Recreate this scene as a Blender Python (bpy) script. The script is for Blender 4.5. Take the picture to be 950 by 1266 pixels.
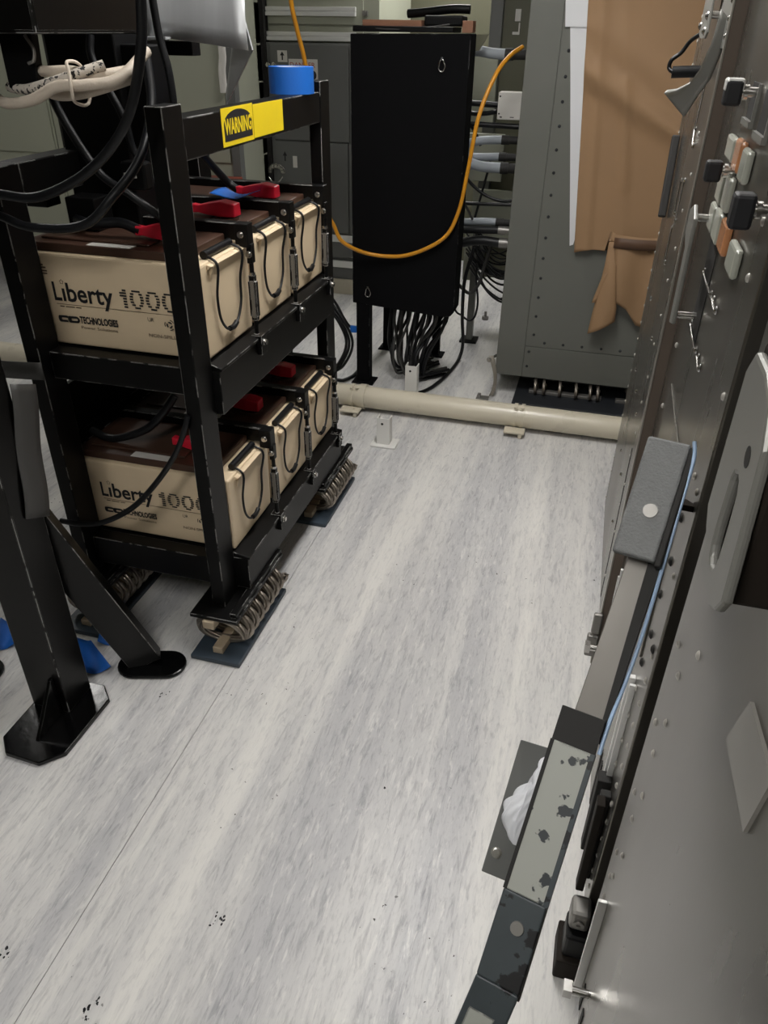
import bpy, math, random
from mathutils import Vector, Matrix
random.seed(7)
scn = bpy.context.scene
for o in list(bpy.data.objects):
    bpy.data.objects.remove(o)
COL = scn.collection

# ------------------------------------------------------------------ camera
cam_d = bpy.data.cameras.new('camera')
cam = bpy.data.objects.new('camera', cam_d)
COL.objects.link(cam)
cam_d.sensor_fit = 'HORIZONTAL'
cam_d.sensor_width = 36.0
cam_d.lens = 935.187 / 950 * 36.0
cam_d.clip_start = 0.02
right = Vector((0.9643413, 0.26436961, 0.01243254))
down = Vector((0.15260953, -0.51706625, -0.84223086))
fwd = Vector((-0.2162318, 0.81409533, -0.53897366))
mw = Matrix.Identity(4)
for i in range(3):
    mw[i][0] = right[i]
    mw[i][1] = -down[i]
    mw[i][2] = -fwd[i]
mw[2][3] = 1.5
cam.matrix_world = mw
scn.camera = cam

# ------------------------------------------------------------------ world, exposure
w = bpy.data.worlds.new('world')
scn.world = w
w.use_nodes = True
w.node_tree.nodes['Background'].inputs[0].default_value = (0.6, 0.65, 0.7, 1)
w.node_tree.nodes['Background'].inputs[1].default_value = 0.05
scn.view_settings.view_transform = 'Standard'
scn.view_settings.look = 'None'
scn.view_settings.gamma = 1.0
scn.view_settings.use_curve_mapping = False
scn.view_settings.exposure = 0.0
LAMP = 28.0            # emission of the ceiling light diffusers

# ------------------------------------------------------------------ materials
def mat(name, col, rough=0.5, metal=0.0, spec=0.5, var=0.0, vscale=8.0, bump=0.0, bscale=60.0,
        worn=None, coat=0.0, specks=None, stretch=(1, 1, 1)):
    m = bpy.data.materials.new(name)
    m.use_nodes = True
    nt = m.node_tree
    b = nt.nodes['Principled BSDF']
    b.inputs['Base Color'].default_value = (*col, 1)
    b.inputs['Roughness'].default_value = rough
    b.inputs['Metallic'].default_value = metal
    b.inputs['Specular IOR Level'].default_value = spec
    b.inputs['Coat Weight'].default_value = coat
    b.inputs['Coat Roughness'].default_value = 0.08
    tc = nt.nodes.new('ShaderNodeTexCoord')
    mp = nt.nodes.new('ShaderNodeMapping')
    mp.inputs['Scale'].default_value = stretch
    nt.links.new(tc.outputs['Object'], mp.inputs[0])
    cur = None
    if var:
        n = nt.nodes.new('ShaderNodeTexNoise')
        n.inputs['Scale'].default_value = vscale
        n.inputs['Detail'].default_value = 6
        nt.links.new(mp.outputs[0], n.inputs['Vector'])
        mx = nt.nodes.new('ShaderNodeMix')
        mx.data_type = 'RGBA'
        mx.inputs['A'].default_value = (*[c * (1 - var) for c in col], 1)
        mx.inputs['B'].default_value = (*[min(1, c * (1 + var)) for c in col], 1)
        nt.links.new(n.outputs['Fac'], mx.inputs['Factor'])
        cur = mx.outputs['Result']
        r = nt.nodes.new('ShaderNodeMapRange')
        r.inputs['To Min'].default_value = max(0.03, rough - 0.1)
        r.inputs['To Max'].default_value = min(1, rough + 0.1)
        nt.links.new(n.outputs['Fac'], r.inputs['Value'])
        nt.links.new(r.outputs[0], b.inputs['Roughness'])

    def over(cur, fac, c2):
        mx = nt.nodes.new('ShaderNodeMix')
        mx.data_type = 'RGBA'
        if cur is None:
            mx.inputs['A'].default_value = (*col, 1)
        else:
            nt.links.new(cur, mx.inputs['A'])
        mx.inputs['B'].default_value = (*c2, 1)
        nt.links.new(fac, mx.inputs['Factor'])
        return mx.outputs['Result']
    if specks:
        sc, th, c2 = specks
        n = nt.nodes.new('ShaderNodeTexNoise')
        n.inputs['Scale'].default_value = sc
        n.inputs['Detail'].default_value = 5
        nt.links.new(mp.outputs[0], n.inputs['Vector'])
        r = nt.nodes.new('ShaderNodeMapRange')
        r.inputs['From Min'].default_value = th
        r.inputs['From Max'].default_value = th + 0.02
        nt.links.new(n.outputs['Fac'], r.inputs['Value'])
        cur = over(cur, r.outputs[0], c2)
    if worn:
        rad, th, c2 = worn
        bv = nt.nodes.new('ShaderNodeBevel')
        bv.inputs['Radius'].default_value = rad
        ge = nt.nodes.new('ShaderNodeNewGeometry')
        dt = nt.nodes.new('ShaderNodeVectorMath')
        dt.operation = 'DOT_PRODUCT'
        nt.links.new(bv.outputs[0], dt.inputs[0])
        nt.links.new(ge.outputs['Normal'], dt.inputs[1])
        r = nt.nodes.new('ShaderNodeMapRange')
        r.inputs['From Min'].default_value = 0.97
        r.inputs['From Max'].default_value = 0.90
        nt.links.new(dt.outputs['Value'], r.inputs['Value'])
        n = nt.nodes.new('ShaderNodeTexNoise')
        n.inputs['Scale'].default_value = 22
        n.inputs['Detail'].default_value = 6
        nt.links.new(tc.outputs['Object'], n.inputs['Vector'])
        r2 = nt.nodes.new('ShaderNodeMapRange')
        r2.inputs['From Min'].default_value = th
        r2.inputs['From Max'].default_value = th + 0.04
        nt.links.new(n.outputs['Fac'], r2.inputs['Value'])
        mu = nt.nodes.new('ShaderNodeMath')
        mu.operation = 'MULTIPLY'
        nt.links.new(r.outputs[0], mu.inputs[0])
        nt.links.new(r2.outputs[0], mu.inputs[1])
        cur = over(cur, mu.outputs[0], c2)
    if cur is not None:
        nt.links.new(cur, b.inputs['Base Color'])
    if bump:
        n = nt.nodes.new('ShaderNodeTexNoise')
        n.inputs['Scale'].default_value = bscale
        n.inputs['Detail'].default_value = 4
        nt.links.new(mp.outputs[0], n.inputs['Vector'])
        bp = nt.nodes.new('ShaderNodeBump')
        bp.inputs['Strength'].default_value = bump
        bp.inputs['Distance'].default_value = 0.004
        nt.links.new(n.outputs['Fac'], bp.inputs['Height'])
        nt.links.new(bp.outputs[0], b.inputs['Normal'])
    return m

def emis(name, col, s):
    m = bpy.data.materials.new(name)
    m.use_nodes = True
    b = m.node_tree.nodes['Principled BSDF']
    b.inputs['Base Color'].default_value = (*col, 1)
    b.inputs['Emission Color'].default_value = (*col, 1)
    b.inputs['Emission Strength'].default_value = s
    return m

def floor_mat():
    m = bpy.data.materials.new('streaked_vinyl')
    m.use_nodes = True
    nt = m.node_tree
    N, L = nt.nodes, nt.links
    b = N['Principled BSDF']
    tc = N.new('ShaderNodeTexCoord')

    def noise(scale, detail, rough, dist=0.0, off=(0, 0, 0)):
        mp = N.new('ShaderNodeMapping')
        mp.inputs['Scale'].default_value = scale
        mp.inputs['Location'].default_value = off
        L.new(tc.outputs['Object'], mp.inputs[0])
        n = N.new('ShaderNodeTexNoise')
        n.inputs['Scale'].default_value = 1
        n.inputs['Detail'].default_value = detail
        n.inputs['Roughness'].default_value = rough
        n.inputs['Distortion'].default_value = dist
        L.new(mp.outputs[0], n.inputs['Vector'])
        return n.outputs['Fac']

    def rng(f, a, c, lo=0.0, hi=1.0):
        r = N.new('ShaderNodeMapRange')
        r.inputs['From Min'].default_value = a
        r.inputs['From Max'].default_value = c
        r.inputs['To Min'].default_value = lo
        r.inputs['To Max'].default_value = hi
        L.new(f, r.inputs['Value'])
        return r.outputs[0]

    def mixc(f, a, c):
        mx = N.new('ShaderNodeMix')
        mx.data_type = 'RGBA'
        for k, v in (('A', a), ('B', c)):
            if isinstance(v, tuple):
                mx.inputs[k].default_value = (*v, 1)
            else:
                L.new(v, mx.inputs[k])
        L.new(f, mx.inputs['Factor'])
        return mx.outputs['Result']

    def math_(op, a, c):
        x = N.new('ShaderNodeMath')
        x.operation = op
        for i, v in enumerate((a, c)):
            if isinstance(v, float):
                x.inputs[i].default_value = v
            else:
                L.new(v, x.inputs[i])
        return x.outputs[0]
    band = noise((5.5, 0.30, 1), 5, 0.6, 0.25)
    fleck = noise((85, 13, 1), 6, 0.68, 0.7)
    fine = noise((230, 45, 1), 4, 0.6, 0.5, (3, 1, 0))
    pale = noise((70, 12, 1), 6, 0.7, 0.6, (9, 4, 0))
    c = mixc(rng(band, 0.40, 0.62), (0.735, 0.72, 0.69), (0.495, 0.492, 0.50))
    g = math_('ADD', math_('MULTIPLY', rng(fleck, 0.51, 0.62), 0.62), math_('MULTIPLY', rng(fine, 0.52, 0.66), 0.35))
    g = math_('MULTIPLY', g, rng(band, 0.32, 0.66, 0.15, 1.0))
    c = mixc(g, c, (0.285, 0.283, 0.30))
    c = mixc(math_('MULTIPLY', rng(pale, 0.55, 0.66), 0.6), c, (0.75, 0.735, 0.705))
    # a few specks of dirt
    dirt = noise((70, 70, 1), 3, 0.6, 0, (2, 7, 0))
    dmask = noise((2.3, 2.3, 1), 2, 0.5, 0, (5, 1, 0))
    d = math_('MULTIPLY', rng(dirt, 0.685, 0.70), rng(dmask, 0.56, 0.60))
    c = mixc(d, c, (0.05, 0.045, 0.04))
    L.new(c, b.inputs['Base Color'])
    L.new(rng(fleck, 0.3, 0.7, 0.30, 0.46), b.inputs['Roughness'])
    b.inputs['Specular IOR Level'].default_value = 0.42
    bp = N.new('ShaderNodeBump')
    bp.inputs['Strength'].default_value = 0.08
    bp.inputs['Distance'].default_value = 0.003
    L.new(noise((20, 9, 1), 3, 0.5), bp.inputs['Height'])
    L.new(bp.outputs[0], b.inputs['Normal'])
    return m

M = {}
M['floor'] = floor_mat()
M['black'] = mat('black_paint', (0.0022, 0.0021, 0.0021), 0.42, spec=0.22, worn=(0.003, 0.465, (0.55, 0.54, 0.52)), bump=0.05, bscale=30)
M['black_clean'] = mat('black_satin_paint', (0.002, 0.002, 0.0022), 0.45, spec=0.22)
M['black_matte'] = mat('matt_black_paint', (0.0022, 0.0022, 0.0028), 0.8, spec=0.12, worn=(0.002, 0.56, (0.35, 0.35, 0.35)))
M['black_gloss'] = mat('wet_black_paint', (0.002, 0.002, 0.0022), 0.16, spec=0.4, bump=0.10, bscale=45)
M['black_leg'] = mat('brushed_on_black_paint', (0.0022, 0.002, 0.0018), 0.30, spec=0.28, worn=(0.003, 0.46, (0.6, 0.6, 0.58)), bump=0.08, bscale=18)
M['cable'] = mat('black_cable_rubber', (0.004, 0.0044, 0.0055), 0.42, spec=0.35)
M['cable_grey'] = mat('grey_cable_jacket', (0.035, 0.034, 0.032), 0.5)
M['hose'] = mat('grey_hose_sleeve', (0.30, 0.33, 0.36), 0.55)
M['orange'] = mat('orange_cable_jacket', (0.58, 0.25, 0.012), 0.4)
M['case'] = mat('cream_battery_plastic', (0.70, 0.56, 0.38), 0.48, var=0.07, vscale=14, specks=(30, 0.72, (0.42, 0.33, 0.22)))
M['lid'] = mat('brown_battery_plastic', (0.055, 0.026, 0.016), 0.45, var=0.2, vscale=16)
M['red'] = mat('red_soft_plastic', (0.62, 0.012, 0.035), 0.4)
M['ink'] = mat('black_ink', (0.008, 0.008, 0.01), 0.6)
M['ink_brown'] = mat('brown_ink', (0.10, 0.06, 0.04), 0.6)
M['ink_red'] = mat('red_ink', (0.35, 0.03, 0.02), 0.6)
M['wire'] = mat('steel_wire_rope', (0.33, 0.29, 0.25), 0.36, metal=0.9, var=0.25, vscale=50)
M['tan'] = mat('tan_anodised_bar', (0.47, 0.38, 0.27), 0.5, metal=0.1, var=0.2, vscale=25)
M['slate'] = mat('slate_blue_painted_plate', (0.035, 0.05, 0.068), 0.45, var=0.15, vscale=20)
M['darkpad'] = mat('dark_slate_paint', (0.012, 0.014, 0.018), 0.6)
M['steel'] = mat('bright_steel', (0.55, 0.54, 0.52), 0.26, metal=1.0)
M['dullsteel'] = mat('dull_steel', (0.27, 0.26, 0.245), 0.45, metal=0.8, var=0.1)
M['alu'] = mat('aluminium', (0.75, 0.75, 0.73), 0.35, metal=0.35)
M['hood'] = mat('brushed_hood_metal', (0.52, 0.53, 0.54), 0.42, metal=0.5, var=0.16, vscale=5, stretch=(6, 1, 0.7))
M['grey'] = mat('grey_cabinet_paint', (0.125, 0.128, 0.113), 0.42, var=0.06, vscale=6, bump=0.03, bscale=150)
M['grey_dark'] = mat('dark_grey_cabinet_paint', (0.125, 0.128, 0.122), 0.4, var=0.05, vscale=6)
M['cream'] = mat('cream_enamel', (0.60, 0.55, 0.44), 0.3, var=0.05, vscale=9, specks=(24, 0.71, (0.20, 0.14, 0.09)))
M['panel'] = mat('pale_green_panel_paint', (0.33, 0.34, 0.27), 0.45, var=0.05, vscale=5)
M['olive'] = mat('olive_panel_paint', (0.10, 0.098, 0.062), 0.5, var=0.08, vscale=4)
M['slot'] = mat('dark_recess', (0.012, 0.011, 0.010), 0.7)
M['white'] = mat('white_paint', (0.72, 0.71, 0.68), 0.4, worn=(0.002, 0.56, (0.3, 0.28, 0.25)))
M['kraft'] = mat('kraft_paper', (0.29, 0.175, 0.09), 0.72, var=0.07, vscale=7, bump=0.12, bscale=9)
M['kraft_shade'] = mat('slit_shade_brown', (0.10, 0.052, 0.028), 0.6)  # shade inside the paper slit, put into the colour
M['plate_light'] = mat('pale_data_plate', (0.25, 0.24, 0.22), 0.5)
M['paper'] = mat('white_paper', (0.66, 0.67, 0.69), 0.7)
M['yellow'] = mat('yellow_vinyl', (0.80, 0.60, 0.015), 0.4, var=0.05, vscale=30)
M['blue'] = mat('blue_masking_tape', (0.003, 0.11, 0.47), 0.6, bump=0.15, bscale=160)
M['bluecore'] = mat('tape_core_paper', (0.55, 0.58, 0.62), 0.7)
M['metal'] = mat('satin_olive_cabinet_metal', (0.145, 0.135, 0.118), 0.28, metal=0.78, var=0.12, vscale=3, bump=0.01, bscale=220, stretch=(1, 1, 0.35))
M['rivet'] = mat('bright_rivet_head', (0.52, 0.50, 0.46), 0.3, metal=0.5)
M['flange'] = mat('dark_brown_flange', (0.15, 0.118, 0.095), 0.45, metal=0.3)
M['metal_edge'] = mat('worn_metal_edge', (0.44, 0.42, 0.38), 0.36, metal=0.8)
M['gasket'] = mat('black_brown_gasket', (0.016, 0.012, 0.009), 0.7, spec=0.2)
M['greyplate'] = mat('light_grey_cast_handle', (0.20, 0.198, 0.182), 0.4, metal=0.25)
M['barsteel'] = mat('taupe_painted_steel', (0.14, 0.13, 0.115), 0.42, metal=0.3, var=0.1, vscale=12)
M['pad'] = mat('grey_grit_pad', (0.20, 0.205, 0.205), 0.75, var=0.15, vscale=90, bump=0.4, bscale=300, worn=(0.004, 0.46, (0.02, 0.02, 0.025)))
M['chip'] = mat('chipped_white_paint', (0.37, 0.38, 0.345), 0.5, var=0.06, vscale=10, specks=(44, 0.60, (0.035, 0.04, 0.045)), worn=(0.0035, 0.38, (0.012, 0.013, 0.015)))
M['chipdark'] = mat('chipped_slate_paint', (0.045, 0.056, 0.062), 0.5, var=0.2, vscale=30, specks=(30, 0.58, (0.006, 0.006, 0.007)))
M['keycap'] = mat('clear_key_cap', (0.36, 0.37, 0.32), 0.25, coat=0.4)
M['keyorange'] = mat('orange_key_cap', (0.45, 0.20, 0.09), 0.25, coat=0.4)
M['strap'] = mat('grey_webbing', (0.06, 0.058, 0.056), 0.55, bump=0.25, bscale=25)
M['rope'] = mat('off_white_sleeved_cable', (0.52, 0.45, 0.37), 0.55, bump=0.3, bscale=160)
M['rope_fleck'] = mat('flecked_rope', (0.55, 0.50, 0.44), 0.7, specks=(130, 0.56, (0.02, 0.02, 0.02)), bump=0.4, bscale=180)
M['rag'] = mat('white_plastic_bag', (0.62, 0.63, 0.66), 0.35)
M['bluewire'] = mat('pale_blue_wire', (0.36, 0.50, 0.70), 0.35)
M['wood'] = mat('brown_wood_block', (0.22, 0.10, 0.055), 0.6, var=0.25, vscale=12, stretch=(1, 6, 6))
M['palewood'] = mat('pale_wood', (0.40, 0.31, 0.18), 0.6, var=0.2, vscale=10)
M['redboard'] = mat('red_brown_board', (0.23, 0.045, 0.022), 0.55)
M['wall'] = mat('dull_wall_paint', (0.30, 0.30, 0.26), 0.6, var=0.05, vscale=3)
M['ceil'] = mat('ceiling_paint', (0.55, 0.55, 0.52), 0.7)
M['labelw'] = mat('label_white', (0.62, 0.60, 0.56), 0.5)
M['braid'] = mat('braided_strap_metal', (0.38, 0.35, 0.30), 0.5, metal=0.7, bump=0.6, bscale=260)
M['lamp'] = emis('lamp_diffuser', (1.0, 0.98, 0.948), LAMP)

# ------------------------------------------------------------------ mesh builder
class MB:
    def __init__(s):
        s.v, s.f, s.sm, s.mi = [], [], [], []
        s.k = 0

    def add(s, vs, fs, smooth=False):
        o = len(s.v)
        s.v += [tuple(v) for v in vs]
        for f in fs:
            s.f.append(tuple(i + o for i in f))
            s.sm.append(smooth)
            s.mi.append(s.k)
        return s

    def box(s, a, b):
        x0, y0, z0 = [min(p, q) for p, q in zip(a, b)]
        x1, y1, z1 = [max(p, q) for p, q in zip(a, b)]
        vs = [(x0, y0, z0), (x1, y0, z0), (x1, y1, z0), (x0, y1, z0), (x0, y0, z1), (x1, y0, z1), (x1, y1, z1), (x0, y1, z1)]
        return s.add(vs, [(0, 3, 2, 1), (4, 5, 6, 7), (0, 1, 5, 4), (1, 2, 6, 5), (2, 3, 7, 6), (3, 0, 4, 7)])

    def beam(s, p0, p1, wdt, hgt, up=(0, 0, 1), w1=None):
        p0, p1 = Vector(p0), Vector(p1)
        d = (p1 - p0).normalized()
        u = d.cross(Vector(up)).normalized()
        n = u.cross(d).normalized()
        vs = []
        for p, ww in ((p0, wdt), (p1, wdt if w1 is None else w1)):
            for a, c in ((-1, -1), (1, -1), (1, 1), (-1, 1)):
                vs.append(p + u * a * ww / 2 + n * c * hgt / 2)
        return s.add(vs, [(0, 1, 2, 3), (7, 6, 5, 4), (0, 4, 5, 1), (1, 5, 6, 2), (2, 6, 7, 3), (3, 7, 4, 0)])

    def prism(s, pts, o, u, v, t):
        o, u, v = Vector(o), Vector(u), Vector(v)
        n = u.cross(v).normalized()
        k = len(pts)
        a = [o + u * p[0] + v * p[1] for p in pts]
        b = [q + n * t for q in a]
        fs = [tuple(range(k - 1, -1, -1)), tuple(range(k, 2 * k))]
        fs += [(i, (i + 1) % k, k + (i + 1) % k, k + i) for i in range(k)]
        return s.add(a + b, fs)

    def cyl(s, p0, p1, r, n=14, r1=None, cap=True):
        p0, p1 = Vector(p0), Vector(p1)
        d = (p1 - p0).normalized()
        u = d.orthogonal().normalized()
        w_ = d.cross(u)
        r1 = r if r1 is None else r1
        vs = []
        for p, rr in ((p0, r), (p1, r1)):
            for i in range(n):
                t = 2 * math.pi * i / n
                vs.append(p + (u * math.cos(t) + w_ * math.sin(t)) * rr)
        s.add(vs, [(i, (i + 1) % n, n + (i + 1) % n, n + i) for i in range(n)], True)
        if cap:
            s.add(vs[:n], [tuple(range(n - 1, -1, -1))])
            s.add(vs[n:], [tuple(range(n))])
        return s

    def ring(s, c, ax, r0, r1, h, n=32):
        c, ax = Vector(c), Vector(ax).normalized()
        u = ax.orthogonal().normalized()
        w_ = ax.cross(u)
        vs = []
        for rr, hh in ((r0, 0), (r1, 0), (r1, h), (r0, h)):
            for i in range(n):
                t = 2 * math.pi * i / n
                vs.append(c + ax * hh + (u * math.cos(t) + w_ * math.sin(t)) * rr)
        for k in range(4):
            a, b = k * n, ((k + 1) % 4) * n
            s.add([vs[a + i] for i in range(n)] + [vs[b + i] for i in range(n)],
                  [(i, (i + 1) % n, n + (i + 1) % n, n + i) for i in range(n)], k in (1, 3))
        return s

    def tube(s, pts, r, n=8, sub=6, smooth=True, closed=False):
        P = [Vector(p) for p in pts]
        if smooth and len(P) > 2:
            Q = []
            m = len(P)
            for i in range(m if closed else m - 1):
                p1, p2 = P[i], P[(i + 1) % m]
                p0 = P[i - 1] if (i > 0 or closed) else p1 * 2 - p2
                p3 = P[(i + 2) % m] if (i + 2 < m or closed) else p2 * 2 - p1
                for k in range(sub):
                    t = k / sub
                    Q.append(0.5 * (2 * p1 + (p2 - p0) * t + (2 * p0 - 5 * p1 + 4 * p2 - p3) * t * t + (3 * p1 - p0 - 3 * p2 + p3) * t ** 3))
            if not closed:
                Q.append(P[-1])
        else:
            Q = P
        m = len(Q)
        T = []
        for i in range(m):
            a = Q[i - 1] if (i > 0 or closed) else Q[i]
            b = Q[(i + 1) % m] if (i + 1 < m or closed) else Q[i]
            T.append((b - a).normalized())
        u = T[0].orthogonal().normalized()
        vs = []
        for i in range(m):
            u = (u - T[i] * u.dot(T[i])).normalized()
            w_ = T[i].cross(u)
            rr = r(i / max(1, m - 1)) if callable(r) else r
            for k in range(n):
                t = 2 * math.pi * k / n
                vs.append(Q[i] + (u * math.cos(t) + w_ * math.sin(t)) * rr)
        fs = []
        for i in range(m if closed else m - 1):
            j = (i + 1) % m
            for k in range(n):
                fs.append((i * n + k, i * n + (k + 1) % n, j * n + (k + 1) % n, j * n + k))
        s.add(vs, fs, True)
        if not closed:
            s.add(vs[:n], [tuple(range(n - 1, -1, -1))])
            s.add(vs[-n:], [tuple(range(n))])
        return s

    def dome(s, c, nrm, r, h=None, n=8):
        c, nrm = Vector(c), Vector(nrm).normalized()
        h = r * 0.6 if h is None else h
        u = nrm.orthogonal().normalized()
        w_ = nrm.cross(u)
        vs = []
        for rr, hh in ((1, 0), (0.8, 0.55), (0.4, 0.92)):
            for i in range(n):
                t = 2 * math.pi * i / n
                vs.append(c + (u * math.cos(t) + w_ * math.sin(t)) * r * rr + nrm * h * hh)
        vs.append(c + nrm * h)
        fs = []
        for k in range(2):
            fs += [(k * n + i, k * n + (i + 1) % n, (k + 1) * n + (i + 1) % n, (k + 1) * n + i) for i in range(n)]
        fs += [(2 * n + i, 2 * n + (i + 1) % n, 3 * n) for i in range(n)]
        return s.add(vs, fs, True)

    def hexbolt(s, c, nrm, r, h):
        c, nrm = Vector(c), Vector(nrm).normalized()
        s.cyl(c, c + nrm * h * 0.25, r * 1.35, 12)
        s.cyl(c + nrm * h * 0.25, c + nrm * h, r, 6)
        return s

    def grid(s, fn, nu, nv):
        vs = [fn(i / nu, j / nv) for j in range(nv + 1) for i in range(nu + 1)]
        fs = [(j * (nu + 1) + i, j * (nu + 1) + i + 1, (j + 1) * (nu + 1) + i + 1, (j + 1) * (nu + 1) + i) for j in range(nv) for i in range(nu)]
        return s.add(vs, fs, True)

    def text(s, txt, o, u, v, size, width=None, t=0.0006, bold=0.0):
        """Lettering of letter height about size with its baseline start at o."""
        o, u, v = Vector(o), Vector(u).normalized(), Vector(v).normalized()
        n = u.cross(v)
        cu = bpy.data.curves.new('lettering', 'FONT')
        cu.body = txt
        cu.size = size / 0.7
        cu.resolution_u = 3
        cu.offset = bold
        ob = bpy.data.objects.new('lettering', cu)
        COL.objects.link(ob)
        dg = bpy.context.evaluated_depsgraph_get()
        me = bpy.data.meshes.new_from_object(ob.evaluated_get(dg))
        xs = [q.co.x for q in me.vertices] or [0, 1]
        kx = 1.0
        if width:
            kx = width / (max(xs) - min(xs))
        x0 = min(xs)
        vs = [o + u * (q.co.x - x0) * kx + v * q.co.y + n * t for q in me.vertices]
        s.add(vs, [tuple(p.vertices) for p in me.polygons])
        bpy.data.objects.remove(ob)
        bpy.data.curves.remove(cu)
        bpy.data.meshes.remove(me)
        return s

def root_loc(o):
    p = Vector((0, 0, 0))
    while o is not None:
        p += o.location
        o = o.parent
    return p

def part(name, mb, m, parent=None, bev=0.0, local=False, kind=None, label=None, at=None, seg=2):
    """Link a builder as ONE mesh object. Vertices are world coordinates unless local."""
    me = bpy.data.meshes.new(name)
    off = Vector((0, 0, 0))
    if not local:
        off = root_loc(parent) if parent is not None else Vector((0, 0, 0))
        if at is not None:
            off = Vector(at)
    me.from_pydata([Vector(v) - off for v in mb.v], [], mb.f)
    ms = m if isinstance(m, (list, tuple)) else [m]
    for q in ms:
        me.materials.append(M[q])
    for p, sm, mi in zip(me.polygons, mb.sm, mb.mi):
        p.use_smooth = sm
        p.material_index = mi
    me.update()
    ob = bpy.data.objects.new(name, me)
    COL.objects.link(ob)
    if parent is not None:
        ob.parent = parent
    if at is not None:
        ob.location = Vector(at) - (root_loc(parent) if parent is not None else Vector((0, 0, 0)))
    if bev:
        bm = ob.modifiers.new('bevel', 'BEVEL')
        bm.width = bev
        bm.segments = seg
        bm.limit_method = 'ANGLE'
        bm.angle_limit = math.radians(40)
        bm.harden_normals = False
    if kind:
        ob['kind'] = kind
    if label:
        ob['label'] = label
    return ob

def tag(o, label, cat, group=None):
    o['label'] = label
    o['category'] = cat
    if group:
        o['group'] = group
    return o

def thing(name, loc, label, cat, group=None):
    o = bpy.data.objects.new(name, None)
    o.empty_display_size = 0.1
    COL.objects.link(o)
    o.location = loc
    return tag(o, label, cat, group)

def solo(name, mb, m, label, cat, group=None, bev=0.0, at=None):
    return tag(part(name, mb, m, None, bev, at=at), label, cat, group)

def copy_tree(o, parent=None):
    c = o.copy()
    COL.objects.link(c)
    if parent is not None:
        c.parent = parent
    for ch in list(o.children):
        copy_tree(ch, c)
    return c

def struct(name, mb, m, parent=None, bev=0.0):
    o = part(name, mb, m, parent, bev)
    if parent is None:
        o['kind'] = 'structure'
    return o

X, Y, Z = Vector((1, 0, 0)), Vector((0, 1, 0)), Vector((0, 0, 1))

# ------------------------------------------------------------------ ceiling lights
def ceiling_light(x, y, lx, ly, label):
    t = thing('ceiling_light', (x, y, 2.4), label, 'light', 'ceiling lights')
    z = 2.4
    part('housing', MB().box((x - lx / 2 - 0.02, y - ly / 2 - 0.02, z - 0.05), (x + lx / 2 + 0.02, y + ly / 2 + 0.02, z)), 'white', t, 0.004)
    part('diffuser', MB().box((x - lx / 2, y - ly / 2, z - 0.066), (x + lx / 2, y + ly / 2, z - 0.052)), 'lamp', t)
ceiling_light(-0.35, 2.0, 0.30, 1.25, 'white ceiling light over the corridor beside the battery rack')
ceiling_light(-0.95, 5.05, 0.35, 0.95, 'white ceiling light beyond the black equipment box')
ceiling_light(-0.60, -0.35, 0.30, 0.9, 'white ceiling light near the front of the corridor')
ceiling_light(-2.9, 3.0, 0.22, 0.4, 'white ceiling light on the far side of the battery rack')

# ------------------------------------------------------------------ room shell
XL, XR, YF, YB = -4.4, 0.85, -1.4, 5.9
struct('ceiling', MB().box((XL, YF, 2.4), (XR, YB, 2.5)), 'ceil')
fl = struct('floor', MB().box((XL, YF, -0.08), (XR, YB, -0.004)), 'slot')
part('floor_sheet', MB().box((XL, YF, -0.0035), (-0.7872, YB, 0)), 'floor', fl)
part('floor_sheet', MB().box((-0.7858, YF, -0.0035), (XR, YB, 0)), 'floor', fl)
random.seed(21)
sc_ = MB()
for (cx, cy, n_, rr) in ((-0.520, 0.718, 10, 0.012), (-0.675, 0.510, 14, 0.014), (-0.88, 0.549, 6, 0.010), (-0.284, 1.107, 1, 0.003), (-0.38, 2.337, 1, 0.003), (-0.923, 1.237, 6, 0.012), (-0.496, 1.222, 1, 0.002)):
    for i in range(n_):
        x, y, r = cx + random.uniform(-rr, rr), cy + random.uniform(-rr, rr) * 1.4, random.uniform(0.001, 0.003)
        sc_.add([(x + r * math.cos(a) * random.uniform(0.6, 1.4), y + r * math.sin(a) * random.uniform(0.6, 1.8), 0.0004) for a in [k * math.pi / 3 for k in range(6)]], [(0, 1, 2, 3, 4, 5)])
part('dirt_specks', sc_, 'ink', fl, kind='stuff')
struct('wall_back', MB().box((XL, YB, 0), (XR, YB + 0.1, 2.4)), 'olive')
struct('wall_left', MB().box((XL - 0.1, YF, 0), (XL, YB, 2.4)), 'wall')
struct('wall_right', MB().box((XR, YF, 0), (XR + 0.1, YB, 2.4)), 'wall')
struct('wall_front', MB().box((XL, YF - 0.1, 0), (XR, YF, 2.4)), 'olive')

# ------------------------------------------------------------------ battery rack
RK = thing('battery_rack', (-1.07, 1.95, 0), 'black steel two-shelf rack with worn edges holding six cream batteries', 'rack')
for (x0, x1) in ((-0.878, -0.840), (-1.295, -1.255)):
    for (y0, y1) in ((1.46, 1.54), (2.37, 2.45)):
        part('post', MB().box((x0, y0, 0.137), (x1, y1, 1.368 if x0 > -1 else 1.2395)), 'black', RK, 0.002)
part('top_rail', MB().box((-0.900, 1.5405, 1.262), (-0.8425, 2.3695, 1.342)), 'black', RK, 0.003)
part('top_rail', MB().box((-1.312, 1.5405, 1.160), (-1.255, 2.3695, 1.240)), 'black', RK, 0.003)
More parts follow.
